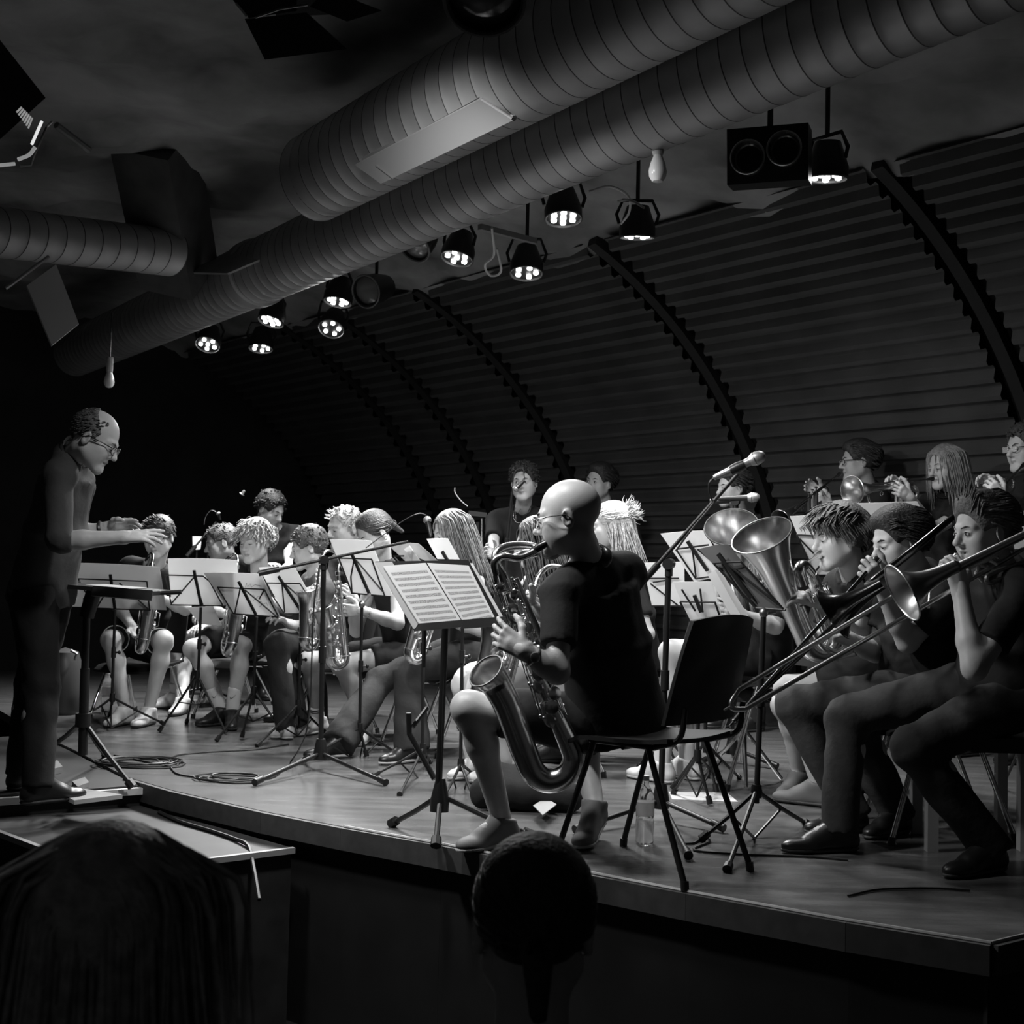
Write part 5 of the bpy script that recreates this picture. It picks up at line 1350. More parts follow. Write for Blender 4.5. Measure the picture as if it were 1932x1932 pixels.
# stands on the right
n, c, _ = stand('folding stand under the slanting microphone boom', (1306, 1050, 5.9), 28, -20, ((1335, 1095), (1330, 1420), 5.9), ((1268, 1490), (1352, 1496), (1395, 1470)), (1330, 1400),
    [[(1277, 1036), (1337, 1028)], [(1277, 1039), (1312, 1091)], [(1306, 1035), (1313, 1089)], [(1316, 1036), (1365, 1078)], [(1312, 1092), (1368, 1084)]], ((1297, 1021), (1335, 1077)))
sheet('bright sheet under the slanting microphone boom', c, n, [(1246, 1007), (1328, 1001), (1376, 1084), (1310, 1098)], group=GS, curl=-.012)
n, c, _ = stand('low folding stand right beside the bald man\'s shoulder', (1255, 1104, 6.2), 15, -18, ((1255, 1143), (1252, 1400), 6.2), ((1205, 1450), (1280, 1455), (1290, 1430)), (1252, 1380),
    [[(1223, 1091), (1281, 1091)], [(1227, 1101), (1280, 1143)], [(1232, 1099), (1262, 1094)], [(1230, 1143), (1291, 1143)]], None)
sheet('square sheet beside the bald man\'s shoulder', c, n, [(1212, 1062), (1291, 1060), (1292, 1143), (1230, 1143)], group=GS)
n, c, _ = stand('low folding stand behind the black shell chair', (1318, 1135, 5.6), 20, -22, ((1320, 1172), (1316, 1440), 5.6), ((1270, 1500), (1340, 1520), (1365, 1480)), (1316, 1425),
    [[(1283, 1135), (1349, 1136)], [(1283, 1135), (1301, 1172)], [(1349, 1136), (1357, 1160)], [(1286, 1112), (1312, 1153)], [(1321, 1111), (1326, 1155)], [(1301, 1172), (1360, 1164)]], ((1310, 1123), (1323, 1155)))
sheet('bright sheet behind the black shell chair', c, n, [(1270, 1098), (1343, 1097), (1362, 1162), (1300, 1172)], group=GS)
n, c, _ = stand('folding stand with a dark-backed sheet in front of the euphonium', (1398, 1090, 4.95), 42, -18, ((1441, 1156), (1427, 1515), 4.9), ((1323, 1588), (1372, 1646), (1523, 1559)), (1427, 1492),
    [[(1346, 1062), (1398, 1060)], [(1347, 1064), (1426, 1147)], [(1398, 1060), (1478, 1149)], [(1424, 1147), (1482, 1151)], [(1362, 1064), (1404, 1128)], [(1372, 1064), (1468, 1140)]], ((1355, 1045), (1418, 1128)), r=.011, catch=P(1462, 1152, 4.92))
sheet('dark-backed sheet before the euphonium bell', c, n, [(1318, 1036), (1372, 1027), (1480, 1150), (1424, 1148)], mat('card_back', .09, .7), group=GS, curl=-.02)
m = MB(); m.slab([P(1342, 1080, 5.15), P(1350, 1076, 5.25), P(1410, 1174, 5.2), P(1398, 1178, 5.1)], .035); tag(m.build('music_binder', M_PAPER, smooth=False), 'thick pale music binder leaning edge-on before the euphonium player', 'binder')
n, c, _ = stand('folding stand behind the long-fringed euphonium player\'s face', (1540, 1028, 5.9), 35, -18, ((1565, 1084), (1560, 1380), 5.9), ((1520, 1480), (1590, 1490), (1600, 1460)), (1560, 1360),
    [[(1503, 1009), (1535, 1011)], [(1508, 1016), (1535, 1044)], [(1533, 1085), (1548, 1066)], [(1503, 1009), (1538, 1084)]], None)
sheet('sheet behind the long-fringed euphonium player\'s face', c, n, [(1490, 974), (1562, 970), (1604, 1084), (1536, 1084)], group=GS)
n, c, _ = stand('folding stand above the goateed trombonist\'s hair', (1690, 980, 6.0), 20, -18, ((1700, 1020), (1696, 1350), 6.0), ((1650, 1480), (1720, 1480), (1740, 1450)), (1696, 1340),
    [[(1730, 984), (1736, 992)], [(1640, 990), (1745, 988)], [(1660, 1015), (1750, 1012)]], ((1690, 975), (1700, 1020)))
sheet('wide bright sheet above the goateed trombonist\'s hair', c, n, [(1603, 950), (1730, 946), (1766, 1012), (1650, 1016)], group=GS)
n, c, _ = stand('folding stand at the right edge behind the nearest trombonist', (1935, 1000, 5.7), 20, -18, ((1945, 1035), (1942, 1380), 5.7), ((1890, 1490), (1975, 1500), (1985, 1470)), (1942, 1370),
    [[(1915, 1008), (1975, 1006)]], None)
sheet('sheet cut off by the right edge behind the nearest trombonist', c, n, [(1906, 976), (1985, 962), (1995, 1034), (1914, 1036)], group=GS)
# handwriting on the third stand's sheet and a mark on the tall stand's sheet
def ink(label, c, n, strokes, off=.004, r=.0011):
    m = MB()
    for s in strokes: m.tube([onplane(x, y, c + n * off, n) for x, y in s], r, 4)
    return tag(m.build('handwriting', M_CABLE), label, 'writing')
ink('pencilled scribble on the leaning sheet of the third stand', mk_c, mk_n, [[(463, 1108), (465, 1100), (467, 1107), (472, 1101), (474, 1108), (481, 1103), (494, 1106)],
    [(474, 1125), (478, 1122), (482, 1128), (478, 1133), (486, 1126), (490, 1124), (492, 1132)], [(487, 1138), (493, 1134), (495, 1141), (489, 1145), (497, 1140), (503, 1137), (505, 1143)]])
# conductor's desk
n9 = heading(75, 80); cd = P(222, 1112, 5.75)
root = thing('music_stand', 'conductor\'s heavy black desk stand with a nearly flat top', 'music stand', P(157, 1420, 5.75))
fx = RGT; fy = V(0, 1, 0); up9 = V(.10, 0, 1).normalized()
def dk(x, y, z=0.0): return cd + RGT * x + V(0, y, 0) + V(0, 0, z - .08 * x)
m = MB(); m.slab([dk(-.24, -.16), dk(.20, -.16), dk(.20, .18), dk(-.24, .18)], .018); m.build('desk_plate', M_BLKMET, root, smooth=False)
m = MB(); m.beam(dk(-.255, -.165, .012), dk(-.255, .185, .012), .05, .012); m.build('ledge', M_BLKMET, root, smooth=False)
m = MB(); m.slab([dk(-.06, -.17, -.03), dk(.20, -.17, -.03), dk(.20, -.155, .012), dk(-.06, -.155, .012)], .012); m.build('front_rail', M_BLKMET, root, smooth=False)
m = MB(); m.tube([dk(.20, -.02, 0), dk(.29, -.02, .012)], .010, 8); m.build('side_arm', M_BLKMET, root)
t9, b9 = P(164, 1128, 5.75), P(156, 1424, 5.75)
m = MB(); m.tube([t9 + V(.03, 0, .03), t9.lerp(b9, .12)], .034, 12); m.build('tilt_head', M_BLKMET, root)
m = MB(); m.tube([t9, t9.lerp(b9, .5)], .017, 12); m.tube([t9.lerp(b9, .45), b9], .021, 12); m.build('post', M_BLKMET, root)
m = MB(); m.lathe([(0, -.03), (.034, -.03), (.034, .03), (0, .03)], TR(P(157, 1358, 5.75), frame(t9 - b9)), 14); m.build('hub', M_BLKMET, root)
tripod_legs(root, P(157, 1360, 5.75), [G(98, 1412, -.012), G(250, 1490, -.012), G(200, 1432, 0.0)], .012)
m = MB(); m.slab([dk(-.11, -.10, .012), dk(.09, -.13, .012), dk(.09, .15, .012), dk(-.11, .16, .012)], .002); tag(m.build('sheet_music', M_PAPER, smooth=False), 'sheet lying flat on the conductor\'s black desk', 'sheet music', GS)
# ================================================================ saxophones
place_sax(P(262, 1226, 7.72), P(287, 1066, 7.85), V(.55, -1, .1), 'saxophone between the knees of the player facing us behind the conductor')
place_sax(P(424, 1230, 7.62), P(447, 1070, 7.72), V(.7, -1, .1), 'saxophone of the wavy blond player')
place_sax(P(592, 1222, 7.28), P(606, 1062, 7.36), V(-.55, -.8, .1), 'golden saxophone of the grey-haired man, partly behind a microphone pole')
place_sax(P(652, 1254, 7.02), P(638, 1082, 7.02), V(-1, -.55, .1), 'saxophone under the hand with the bracelet, bell at the knees')
place_sax(P(792, 1250, 6.5), P(842, 1100, 6.6), V(-1, -.5, .15), 'saxophone below the big open score, bell above the dark jeans')
place_sax(P(935, 1355, 5.85), P(1014, 1098, 6.0), V(-1, -.45, .1), 'saxophone of the long-haired woman in white trousers, its round bell facing left')
# big baritone saxophone of the bald man
D = 4.42
bs = thing('baritone_saxophone', 'large baritone saxophone with a coiled top held by the bald man', 'saxophone', P(1030, 1465, D), 'saxophones of the band')
def Q(x, y, k=0.0): return P(x, y, D + k)
m = MB(); m.tube([Q(948, 1085), Q(990, 1215), Q(1040, 1350), Q(1080, 1395)][:2] + [Q(1030, 1310), Q(1072, 1400)], [.0165, .023, .029, .036], 16, caps=False); bt = m.build('body_tube', M_BRASS, bs)
m = MB()
for t in (.1, .25, .42, .6, .8):
    c_ = Q(948, 1085).lerp(Q(1072, 1400), t); m.ring(c_, Q(1072, 1400) - Q(948, 1085), .020 + .019 * t, .0025, 18, 5)
m.build('body_ring', M_BRASS, bt)
m = MB(); pth = bez([Q(1072, 1400), Q(1082, 1432), Q(1068, 1462), Q(1036, 1474), Q(1008, 1458), Q(990, 1420), Q(972, 1370), Q(955, 1325), Q(940, 1297)], 5)
m.tube(pth, [.036 + .016 * i / (len(pth) - 1) for i in range(len(pth))], 20, caps=False); bw = m.build('bow', M_BRASS, bs)
m = MB(); bp = bez([Q(940, 1297), Q(933, 1285, -.004), Q(926, 1276, -.012), Q(917, 1266, -.026)], 4); m.tube(bp, [.052, .0525, .053, .054, .055, .056, .057, .058, .059, .060, .061, .063, .066][:len(bp)], 24, caps=False); be = m.build('bell', M_BRASS, bs)
m = MB(); m.ring(bp[-1], bp[-1] - bp[-3], .066, .004, 32, 6); m.build('bell_rim', M_BRASS, be)
# coiled top: tube runs up from the body, loops over and back to the neck
m = MB(); m.tube(bez([Q(948, 1086), Q(936, 1062), Q(940, 1040, .02), Q(968, 1030, .05), Q(1006, 1032, .06), Q(1012, 1042, .03), Q(985, 1046, 0), Q(972, 1050), ], 6), .0155, 12); m.build('top_crook', M_BRASS, bs)
m = MB(); m.tube(bez([Q(936, 1085, -.02), Q(932, 1062, -.03), Q(948, 1050, -.03), Q(975, 1053, -.02), Q(998, 1046, -.01), Q(1010, 1038)], 6), .0125, 12); m.build('neck', M_BRASS, bs)
m = MB(); m.tube([Q(1002, 1042), Q(1018, 1032), Q(1036, 1022)], [.0125, .0145, .011], 12); m.build('mouthpiece', M_EBON, bs)
m = MB(); m.tube([Q(972, 1092, .02), Q(1008, 1180, .02), Q(1020, 1210, .02)], [.013, .017, .020], 12); m.build('second_tube', M_BRASS, bs)
for i in range(13):
    t = .06 + .065 * i
    c_ = Q(948, 1085).lerp(Q(1072, 1400), t); d_ = (Q(1072, 1400) - Q(948, 1085)).normalized()
    o_ = (-FWD + RGT * (-.9, .5, -.2)[i % 3]).normalized(); o_ = (o_ - d_ * o_.dot(d_)).normalized()
    r_ = .015 + .012 * t
    m = MB(); m.lathe([(0, -.005), (r_, -.005), (r_, .003), (r_ * .5, .007), (0, .007)], TR(c_ + o_ * (.018 + .020 * t + .012), frame(o_)), 16); m.build('key_cup', M_BRASS, bs)
m = MB()
for k_, (ox, oy) in enumerate(((-16, 6), (-11, 10), (14, -8), (18, -3), (22, 4))):
    a, b_ = Q(952 + ox, 1100 + oy, -.02), Q(1040 + ox * 1.3, 1345 + oy, -.03)
    m.tube([a, b_], .003, 6)
    for t in (0, .18, .36, .55, .75, 1): m.ell(a.lerp(b_, t), (.006, .006, .007), nu=8, nv=5)
for i in range(9): m.tube([Q(938 + 10 * i, 1120 + 26 * i, -.02), Q(962 + 9 * i, 1112 + 26 * i, -.035)], .003, 5)
m.build('key_rods', M_BRASS, bs)
# neck strap of the bald man
nk = bald['neck']; hd_ = (P(1073, 977, 4.45) - nk).normalized(); F_ = frame(hd_, bald['fr'])
m = MB(); m.tube([nk + hd_ * .035 + F_ @ V(.074 * math.cos(a), .074 * math.sin(a), .004 * math.cos(a)) for a in np.linspace(0, 2 * math.pi, 25)[:-1]], .024, 8, closed=True, flat=.25); m.build('neck_strap', mat('strap_leather', .02, .28, coat=.5), bald['root'])
# wrist watches and bracelet
def wristband(r, s, mtl, name, rad=.031, w=.006, face=False, along=.03):
    S0, e, w_, hd__, pn, a = r['AR'][s]; d = (w_ - e).normalized(); c_ = w_ - d * along
    m = MB(); m.ring(c_, d, rad, w, 20, 6); o = m.build(name, mtl, r['root'])
    if face:
        n_ = (CAM - c_).normalized(); n_ = (n_ - d * n_.dot(d)).normalized()
        m = MB(); m.lathe([(0, -.005), (.017, -.005), (.017, .004), (.014, .006), (0, .006)], TR(c_ + n_ * (rad + .003), frame(n_)), 16); m.build('watch_face', M_STEEL, o)
wristband(bald, 1, M_STEEL, 'wrist_watch', .034, .008, True)
wristband(p8, 1, M_BLKMET, 'wrist_watch', .029, .007, True)
wristband(p6, 1, M_SILVER, 'bracelet', .030, .0035)
wristband(conductor, 1, M_BLKMET, 'wrist_watch', .032, .008)
# necklaces, ear studs
m = MB(); m.tube(bez([P(973, 958, 8.47), P(968, 975, 8.45), P(976, 986, 8.42), P(985, 983, 8.42), P(996, 966, 8.45), P(1001, 955, 8.47)], 5), .0028, 6); m.build('necklace', M_SILVER, p9['root'])
m = MB(); m.tube([P(972, 958, 8.45), P(973, 974, 8.42), P(983, 960, 8.44)], .0018, 5); m.beam(P(973, 972, 8.41), P(973, 982, 8.41), .004, .003); m.beam(P(970, 976, 8.41), P(976, 976, 8.41), .004, .003); m.build('cross_pendant', M_SILVER, p9['root'])
for r, s in ((p7, 1), (p6, 1), (p11, 1)):
    m = MB(); m.ell(r['HM'] @ V(-s * .086, -.004, -.042), (.006, .006, .006)); m.build('ear_stud', M_SILVER, r['root'])
m = MB(); m.tube([p11['HM'] @ V(-.05, -.085, .065), p11['HM'] @ V(-.02, -.115, .03), p11['HM'] @ V(-.005, -.125, -.01)], [.009, .012, .006], 8, flat=.5); m.build('hair_clip', M_SILVER, p11['root'])
# white piping on the first saxophonist's shirt and hem
m = MB()
for s in (-1, 1):
    H, kn, an, toe, l = p1['LG'][s]; c_ = H.lerp(kn, .735); m.ring(c_, kn - H, .0845, .0035, 26, 5)
m.build('white_piping', SOCK_W, p1['root'])
# tick marks on the white socks
for s in (-1, 1):
    H, kn, an, toe, l = p3['LG'][s]; up_ = (kn - an).normalized(); c_ = an + up_ * .10 - V(0, 1, 0) * .043
    r_ = RGT
    m = MB(); m.tube([c_ - r_ * .016 + up_ * .006, c_ - r_ * .010 - up_ * .006, c_ + r_ * .004, c_ + r_ * .018 + up_ * .016], [.0015, .005, .003, .0008], 6, flat=.5); m.build('tick_mark', M_EBON, p3['root'])
# stripes on the woman's socks
for s in (-1, 1):
    H, kn, an, toe, l = p6['LG'][s]; up_ = (kn - an).normalized()
    m = MB(); m.ring(an + up_ * .075, up_, .0435, .003, 20, 5); m.ring(an + up_ * .09, up_, .0437, .003, 20, 5); m.build('sock_stripe', M_EBON, p6['root'])
# ================================================================ brass
def bell_prof(r0, r1, L, n=14, p=5.0, e=3.2):
    """Flaring bell: (radius, z); the mouth is at z = L."""
    return [(r0 + (r1 - r0) * ((math.exp(p * (i / n) ** 1.0) - 1) / (math.exp(p) - 1)) * .85 + (r1 - r0) * .15 * (i / n), L * i / n) for i in range(n + 1)]
def trumpet(label, mouth, bell, up, r_bell=.062, group='trumpets of the back row', mtl=None, valves_at=.42, wide=1.0, cat='trumpet', name='trumpet'):
    mtl = mtl or M_BRASS
    d = (bell - mouth); L = d.length; d.normalize(); u = Vector(up); u = (u - d * u.dot(d)).normalized(); s = d.cross(u)
    root = thing(name, label, cat, mouth, group)
    def at(t, y=0.0, x=0.0): return mouth + d * (L * t) + u * y + s * x
    m = MB(); m.lathe([(.013, 0), (.0135, .004), (.008, .03), (.005, .05), (.0055, .09)], TR(mouth, frame(d)), 14); m.build('mouthpiece', M_SILVER, root)
    m = MB(); m.tube([at(.14), at(.72)], .006, 8); m.tube(bez([at(.72), at(.80, -.01), at(.83, -.045 * wide), at(.80, -.08 * wide), at(.72, -.09 * wide)], 5), .0065, 8); m.tube([at(.72, -.09 * wide), at(valves_at, -.09 * wide)], .006, 8); m.build('lead_pipe', mtl, root)
    z0 = .36
    m = MB(); m.lathe(bell_prof(.0075 * wide, r_bell, L * (1 - z0)), TR(at(z0, -.02 * wide, .012), frame(d)), 28); be = m.build('bell', mtl, root)
    m = MB(); m.ring(at(1.0, -.02 * wide, .012), d, r_bell, .0025, 30, 6); m.build('bell_rim', mtl, be)
    m = MB(); m.tube(bez([at(z0, -.02 * wide, .012), at(.24, -.02 * wide, .012), at(.19, -.055 * wide, .008), at(.24, -.09 * wide, .004), at(valves_at, -.09 * wide)], 5), .007 * wide, 8); m.build('bell_bow', mtl, root)
    for i in range(3):
        c_ = at(valves_at + .065 * i, -.055 * wide)
        m = MB(); m.tube([c_ - u * .07, c_ + u * .055], .0125, 14); m.tube([c_ + u * .055, c_ + u * .08], .004, 8); m.lathe([(0, 0), (.009, .001), (.009, .005), (0, .006)], TR(c_ + u * .08, frame(u)), 12); m.build('valve', M_SILVER if i % 2 else mtl, root)
    m = MB(); m.ring(at(.66, -.045 * wide), s, .012, .002, 14, 5); m.ring(at(.30, -.05 * wide), s, .012, .002, 14, 5); m.build('finger_ring', mtl, root)
    return root
trumpet('dark trumpet pointing down in front of the standing player in glasses', P(1584, 894, 7.85), P(1476, 976, 7.4), (0, -.35, 1), .062, mtl=mat('dark_brass', .25, .3, metal=1.0))  # darker brass than the other trumpets
trumpet('flugelhorn with a bright round bell, played by the straight-haired woman', P(1760, 903, 7.2), P(1611, 917, 6.85), (.0, -.1, 1), .080, wide=1.25, valves_at=.34, name='flugelhorn', cat='flugelhorn')
trumpet('trumpet of the curly-haired player at the right edge', P(1932, 876, 6.7), P(1846, 962, 6.4), (0, -.35, 1), .062)
# trombones
def trombone(label, mouth, bow_u, bow_l, bell, bell_dir, tube_pts, hand_t, up_t, low_t, r_bell=.10, mtl=None, gap=None, mtl2=None):
    mtl = mtl or M_BRASS2; mtl2 = mtl2 or mtl
    root = thing('trombone', label, 'trombone', mouth, 'trombones')
    d = (bow_u - mouth).normalized()
    m = MB(); m.lathe([(.0185, 0), (.019, .005), (.012, .035), (.006, .055), (.0065, .09)], TR(mouth, frame(d)), 16); m.build('mouthpiece', M_SILVER, root)
    m = MB(); m.tube([mouth + d * .07, bow_u], .0078, 10); m.tube([low_t, bow_l], .0078, 10); sl = m.build('slide', mtl2, root)
    mid = (bow_u + bow_l) / 2 + d * .045
    m = MB(); m.tube(bez([bow_u, bow_u.lerp(mid, .6) + d * .012, mid, bow_l.lerp(mid, .6) + d * .012, bow_l], 5), .0085, 10); m.tube([mid, mid + d * .03], .004, 8); m.build('slide_bow', mtl2, sl)
    for a, b_ in (hand_t, up_t):
        m = MB(); m.tube([a, b_], .005, 8); m.build('slide_brace', mtl2, sl)
    pts = bez(tube_pts, 6)
    n_ = len(pts)
    m = MB(); m.tube(pts, [.0095 + .011 * (1 - i / (n_ - 1)) for i in range(n_)], 12); m.build('bell_tube', mtl, root)
    bd = Vector(bell_dir).normalized(); L = .20
    m = MB(); m.lathe(bell_prof(.0205, r_bell, L, 20, 4.4), TR(bell - bd * L, frame(bd)), 40); be = m.build('bell', mtl, root)
    m = MB(); m.ring(bell, bd, r_bell, .003, 44, 6); m.build('bell_rim', mtl, be)
    return root
# nearest trombone
ax = (P(1730, 1106, 4.22) - P(1935, 1006, 4.25)).normalized()
bdir = (ax - FWD * .02).normalized()
t_m, t_l = P(1806, 1052, 4.52), P(1800, 1116, 4.46)
trombone('large matt trombone across the right foreground, its bell seen edge-on', t_m, P(1394, 1301, 4.12), P(1406, 1338, 4.10), P(1702, 1118, 4.18), bdir,
    [P(1702, 1118, 4.18) - bdir * .20, P(1800, 1074, 4.25), P(1935, 1008, 4.28), P(2040, 956, 4.3)], (P(1758, 1081, 4.47), P(1752, 1148, 4.43)), (P(1850, 1030, 4.52), P(1845, 1088, 4.5)), P(1932, 1035, 4.55), .098)
m = MB(); m.tube(bez([P(1932, 1060, 4.5), P(1880, 1078, 4.45), P(1862, 1088, 4.43), P(1866, 1100, 4.43), P(1890, 1092, 4.45), P(1935, 1070, 4.5)], 5), .008, 8)
tag(m.build('trombone_valve_loop', M_BRASS2), 'bent valve tubing behind the matt trombone\'s bell', 'tubing')
# second trombone, darker
ax2 = (P(1585, 1140, 4.55) - P(1775, 1000, 4.8)).normalized()
b2 = (P(1585, 1140, 4.6) - P(1775, 1000, 4.62)).normalized(); b2 = (b2 + FWD * .42).normalized()
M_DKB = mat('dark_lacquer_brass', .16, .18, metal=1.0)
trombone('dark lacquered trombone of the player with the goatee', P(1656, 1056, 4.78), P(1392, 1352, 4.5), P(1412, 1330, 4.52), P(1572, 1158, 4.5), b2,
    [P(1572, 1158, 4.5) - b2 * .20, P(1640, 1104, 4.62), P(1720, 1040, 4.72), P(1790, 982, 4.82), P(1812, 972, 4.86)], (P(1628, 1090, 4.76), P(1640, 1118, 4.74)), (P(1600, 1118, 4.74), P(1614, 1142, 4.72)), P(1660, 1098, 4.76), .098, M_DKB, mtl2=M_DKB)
# euphonium
def euphonium(label, bell, bot, bd, lead, mouth, rb=.118, side=None, mtl=None):
    mtl = mtl or M_BRASS
    ax = (bell - bot).normalized(); L = (bell - bot).length
    sd = side or ax.cross(-FWD).normalized(); fw = sd.cross(ax)
    root = thing('euphonium', label, 'euphonium', bot, 'euphoniums')
    def at(t, x=0.0, y=0.0): return bot + ax * (L * t) + sd * x + fw * y
    m = MB(); m.lathe(bell_prof(.040, rb, L * .78, 18, 3.6), TR(at(.22), frame(ax)), 40); be = m.build('bell', mtl, root)
    m = MB(); m.ring(bell, ax, rb, .004, 44, 6); m.build('bell_rim', mtl, be)
    m = MB(); m.tube(bez([at(.22), at(.06, .005), at(-.02, .06), at(.06, .115), at(.2, .12)], 6), [.040] * 8 + [.038] * 8 + [.034] * 9, 16); m.build('bottom_bow', mtl, root)
    m = MB(); m.tube([at(.2, .12), at(.58, .125)], [.033, .026], 14); m.tube(bez([at(.58, .125), at(.66, .11), at(.67, .08, .03), at(.58, .07, .05)], 5), .024, 12); m.build('main_tube', mtl, root)
    for i in range(3):
        x = .075 + .036 * i
        m = MB(); m.tube([at(.16, x, .065), at(.50, x, .065)], .0165, 14); m.tube([at(.50, x, .065), at(.535, x, .065)], .005, 8); m.lathe([(0, 0), (.012, .001), (.012, .006), (0, .007)], TR(at(.535, x, .065), frame(ax)), 12); m.build('valve', M_SILVER, root)
        m = MB(); m.tube(bez([at(.24 + .04 * i, x, .075), at(.26, x - .012, .11), at(.34 + .03 * i, x - .012, .115), at(.38 + .03 * i, x, .075)], 5), .0075, 8); m.build('valve_slide', mtl, root)
    m = MB(); m.tube(bez([at(.10, .05, .06), at(.02, .09, .06), at(.05, .14, .05), at(.3, .155, .03), at(.45, .15, .02)], 6), .011, 10); m.tube(bez([at(.46, .03, .06), at(.3, .028, .075), at(.12, .04, .07), at(.05, .065, .06)], 6), .010, 10); m.build('tuning_tubes', mtl, root)
    m = MB(); m.tube(bez(lead, 6), .007, 8); m.build('lead_pipe', M_SILVER, root)
    d = (lead[0] - mouth).normalized()
    m = MB(); m.lathe([(.0165, 0), (.017, .005), (.011, .03), (.006, .05), (.0065, (lead[0] - mouth).length + .01)], TR(mouth, frame(d)), 16); m.build('mouthpiece', M_SILVER, root)
    return root
euphonium('shining euphonium with its bell tipped up-left, played by the boy with the fringe', P(1437, 1010, 5.05), P(1532, 1240, 5.3), None,
    [P(1524, 1060, 5.38), P(1496, 1078, 5.3), P(1486, 1092, 5.25), P(1480, 1112, 5.2)], P(1546, 1048, 5.44), rb=.122)
euphonium('second euphonium behind, its round bell opening towards us above the sheets', P(1380, 994, 5.75), P(1405, 1180, 6.15), None,
    [P(1420, 1060, 6.0), P(1412, 1075, 5.98), P(1408, 1090, 5.96), P(1406, 1100, 5.96)], P(1428, 1052, 6.02), rb=.120)
# ================================================================ microphones
boom_mic('boom stand left of centre with a long black arm crossing the sheets', G(604, 1452), P(611, 1056, 6.3), P(488, 1082, 6.2), P(770, 1022, 6.4), [G(480, 1484), G(728, 1484), G(575, 1440)], pole_r=.0125)
m_ = vocal_mic('slim dark microphone on a thin curved wire left of the long-haired woman', P(813, 1012, 6.45), P(805, 975, 6.5), .8, True)
cable('thin wire curving from the long boom arm up to the slim microphone', [P(690, 1034, 6.36), P(725, 1008, 6.38), P(765, 980, 6.42), P(790, 969, 6.46), P(804, 972, 6.5)], .0028)
boom_mic('boom stand right of the bald man, its arm slanting up to a silver microphone', G(1246, 1548), P(1262, 1064, 5.2), P(1212, 1098, 5.25), P(1396, 890, 5.1), [G(1084, 1574), G(1299, 1624), G(1366, 1572)], pole_r=.0125)
vocal_mic('large silver-headed vocal microphone at the tip of the slanting boom', P(1346, 902, 5.08), P(1444, 857, 5.02), 1.05)
m = MB(); m.tube([P(1396, 890, 5.1), P(1400, 882, 5.07)], .012, 8); m.lathe([(.020, -.03), (.022, 0), (.019, .03)], TR(P(1392, 882, 5.05), frame(P(1444, 857, 5.02) - P(1346, 902, 5.08))), 14); tag(m.build('microphone_clip', M_BLKMET), 'clip joining the large silver microphone to its boom', 'clip')
cable('microphone cable looping from the large silver microphone back to its boom', [P(1346, 902, 5.08), P(1338, 912, 5.08), P(1338, 930, 5.1), P(1344, 945, 5.12), P(1342, 955, 5.12), P(1300, 1005, 5.16), P(1275, 1040, 5.18)], .0042)
boom_mic('stand hidden behind the euphonium bell holding the second microphone', V(1.2, 6.9, 0), P(1388, 946, 6.7), P(1340, 946, 6.75), P(1392, 944, 6.7), [V(1.0, 6.75, 0), V(1.4, 6.7, 0), V(1.25, 7.15, 0)])
vocal_mic('smaller silver-headed microphone pointing right below the large one', P(1354, 941, 6.7), P(1434, 938, 6.65), 1.0, True)
boom_mic('stand holding the singer\'s microphone at the back', V(-.1, 8.2, 0), P(958, 1030, 8.15), P(954, 1045, 8.15), P(966, 928, 8.1), [V(-.3, 8.0, 0), V(.15, 8.05, 0), V(-.15, 8.5, 0)])
vocal_mic('black microphone at the singer\'s mouth', P(990, 906, 8.1), P(969, 926, 8.1), .9, True)
cable('cable dropping from the singer\'s microphone', [P(990, 905, 8.1), P(986, 885, 8.12), P(972, 890, 8.12), P(967, 920, 8.12), P(966, 960, 8.14), P(959, 1040, 8.15)], .0035)
boom_mic('thin microphone stand behind the fair-cropped player', V(-2.25, 9.6, 0), P(392, 1010, 9.4), P(352, 1050, 9.3), P(408, 985, 9.45), [V(-2.5, 9.4, 0), V(-2.0, 9.45, 0), V(-2.2, 9.9, 0)], pole_r=.008)
vocal_mic('slim microphone above the fair-cropped player', P(416, 982, 9.4), P(411, 966, 9.4), .7, True)
cable('thin arched wire above the fair-cropped player\'s hair', [P(385, 990, 9.4), P(388, 975, 9.4), P(398, 963, 9.4), P(408, 966, 9.4)], .003, m=M_STEEL)
vocal_mic('tiny drum microphone glinting in the dark at the back left', P(462, 925, 9.6), P(455, 934, 9.6), .8)
# percussion hardware behind the long-haired woman
root = thing('cymbal_stand', 'chrome percussion stand tubes behind the long-haired woman', 'stand', V(-.30, 8.4, 0))
for x in (893, 909):
    m = MB(); m.tube([P(x, 978, 8.2), P(x, 1042, 8.2)], .008, 10); m.build('upright', M_CHROME, root)
m = MB(); m.tube([P(901, 985, 8.2), V(P(901, 985, 8.2).x, P(901, 985, 8.2).y, 0.02)], .012, 8); m.build('post', M_BLKMET, root)
m = MB(); m.beam(P(884, 968, 8.2), P(918, 972, 8.2), .03, .03); m.build('crossbar', M_BLKMET, root)
cable('loose bent wire end sticking up behind the long-haired woman', [P(882, 955, 8.2), P(870, 945, 8.2), P(859, 930, 8.2), P(858, 920, 8.2)], .0035, m=M_BOARD)
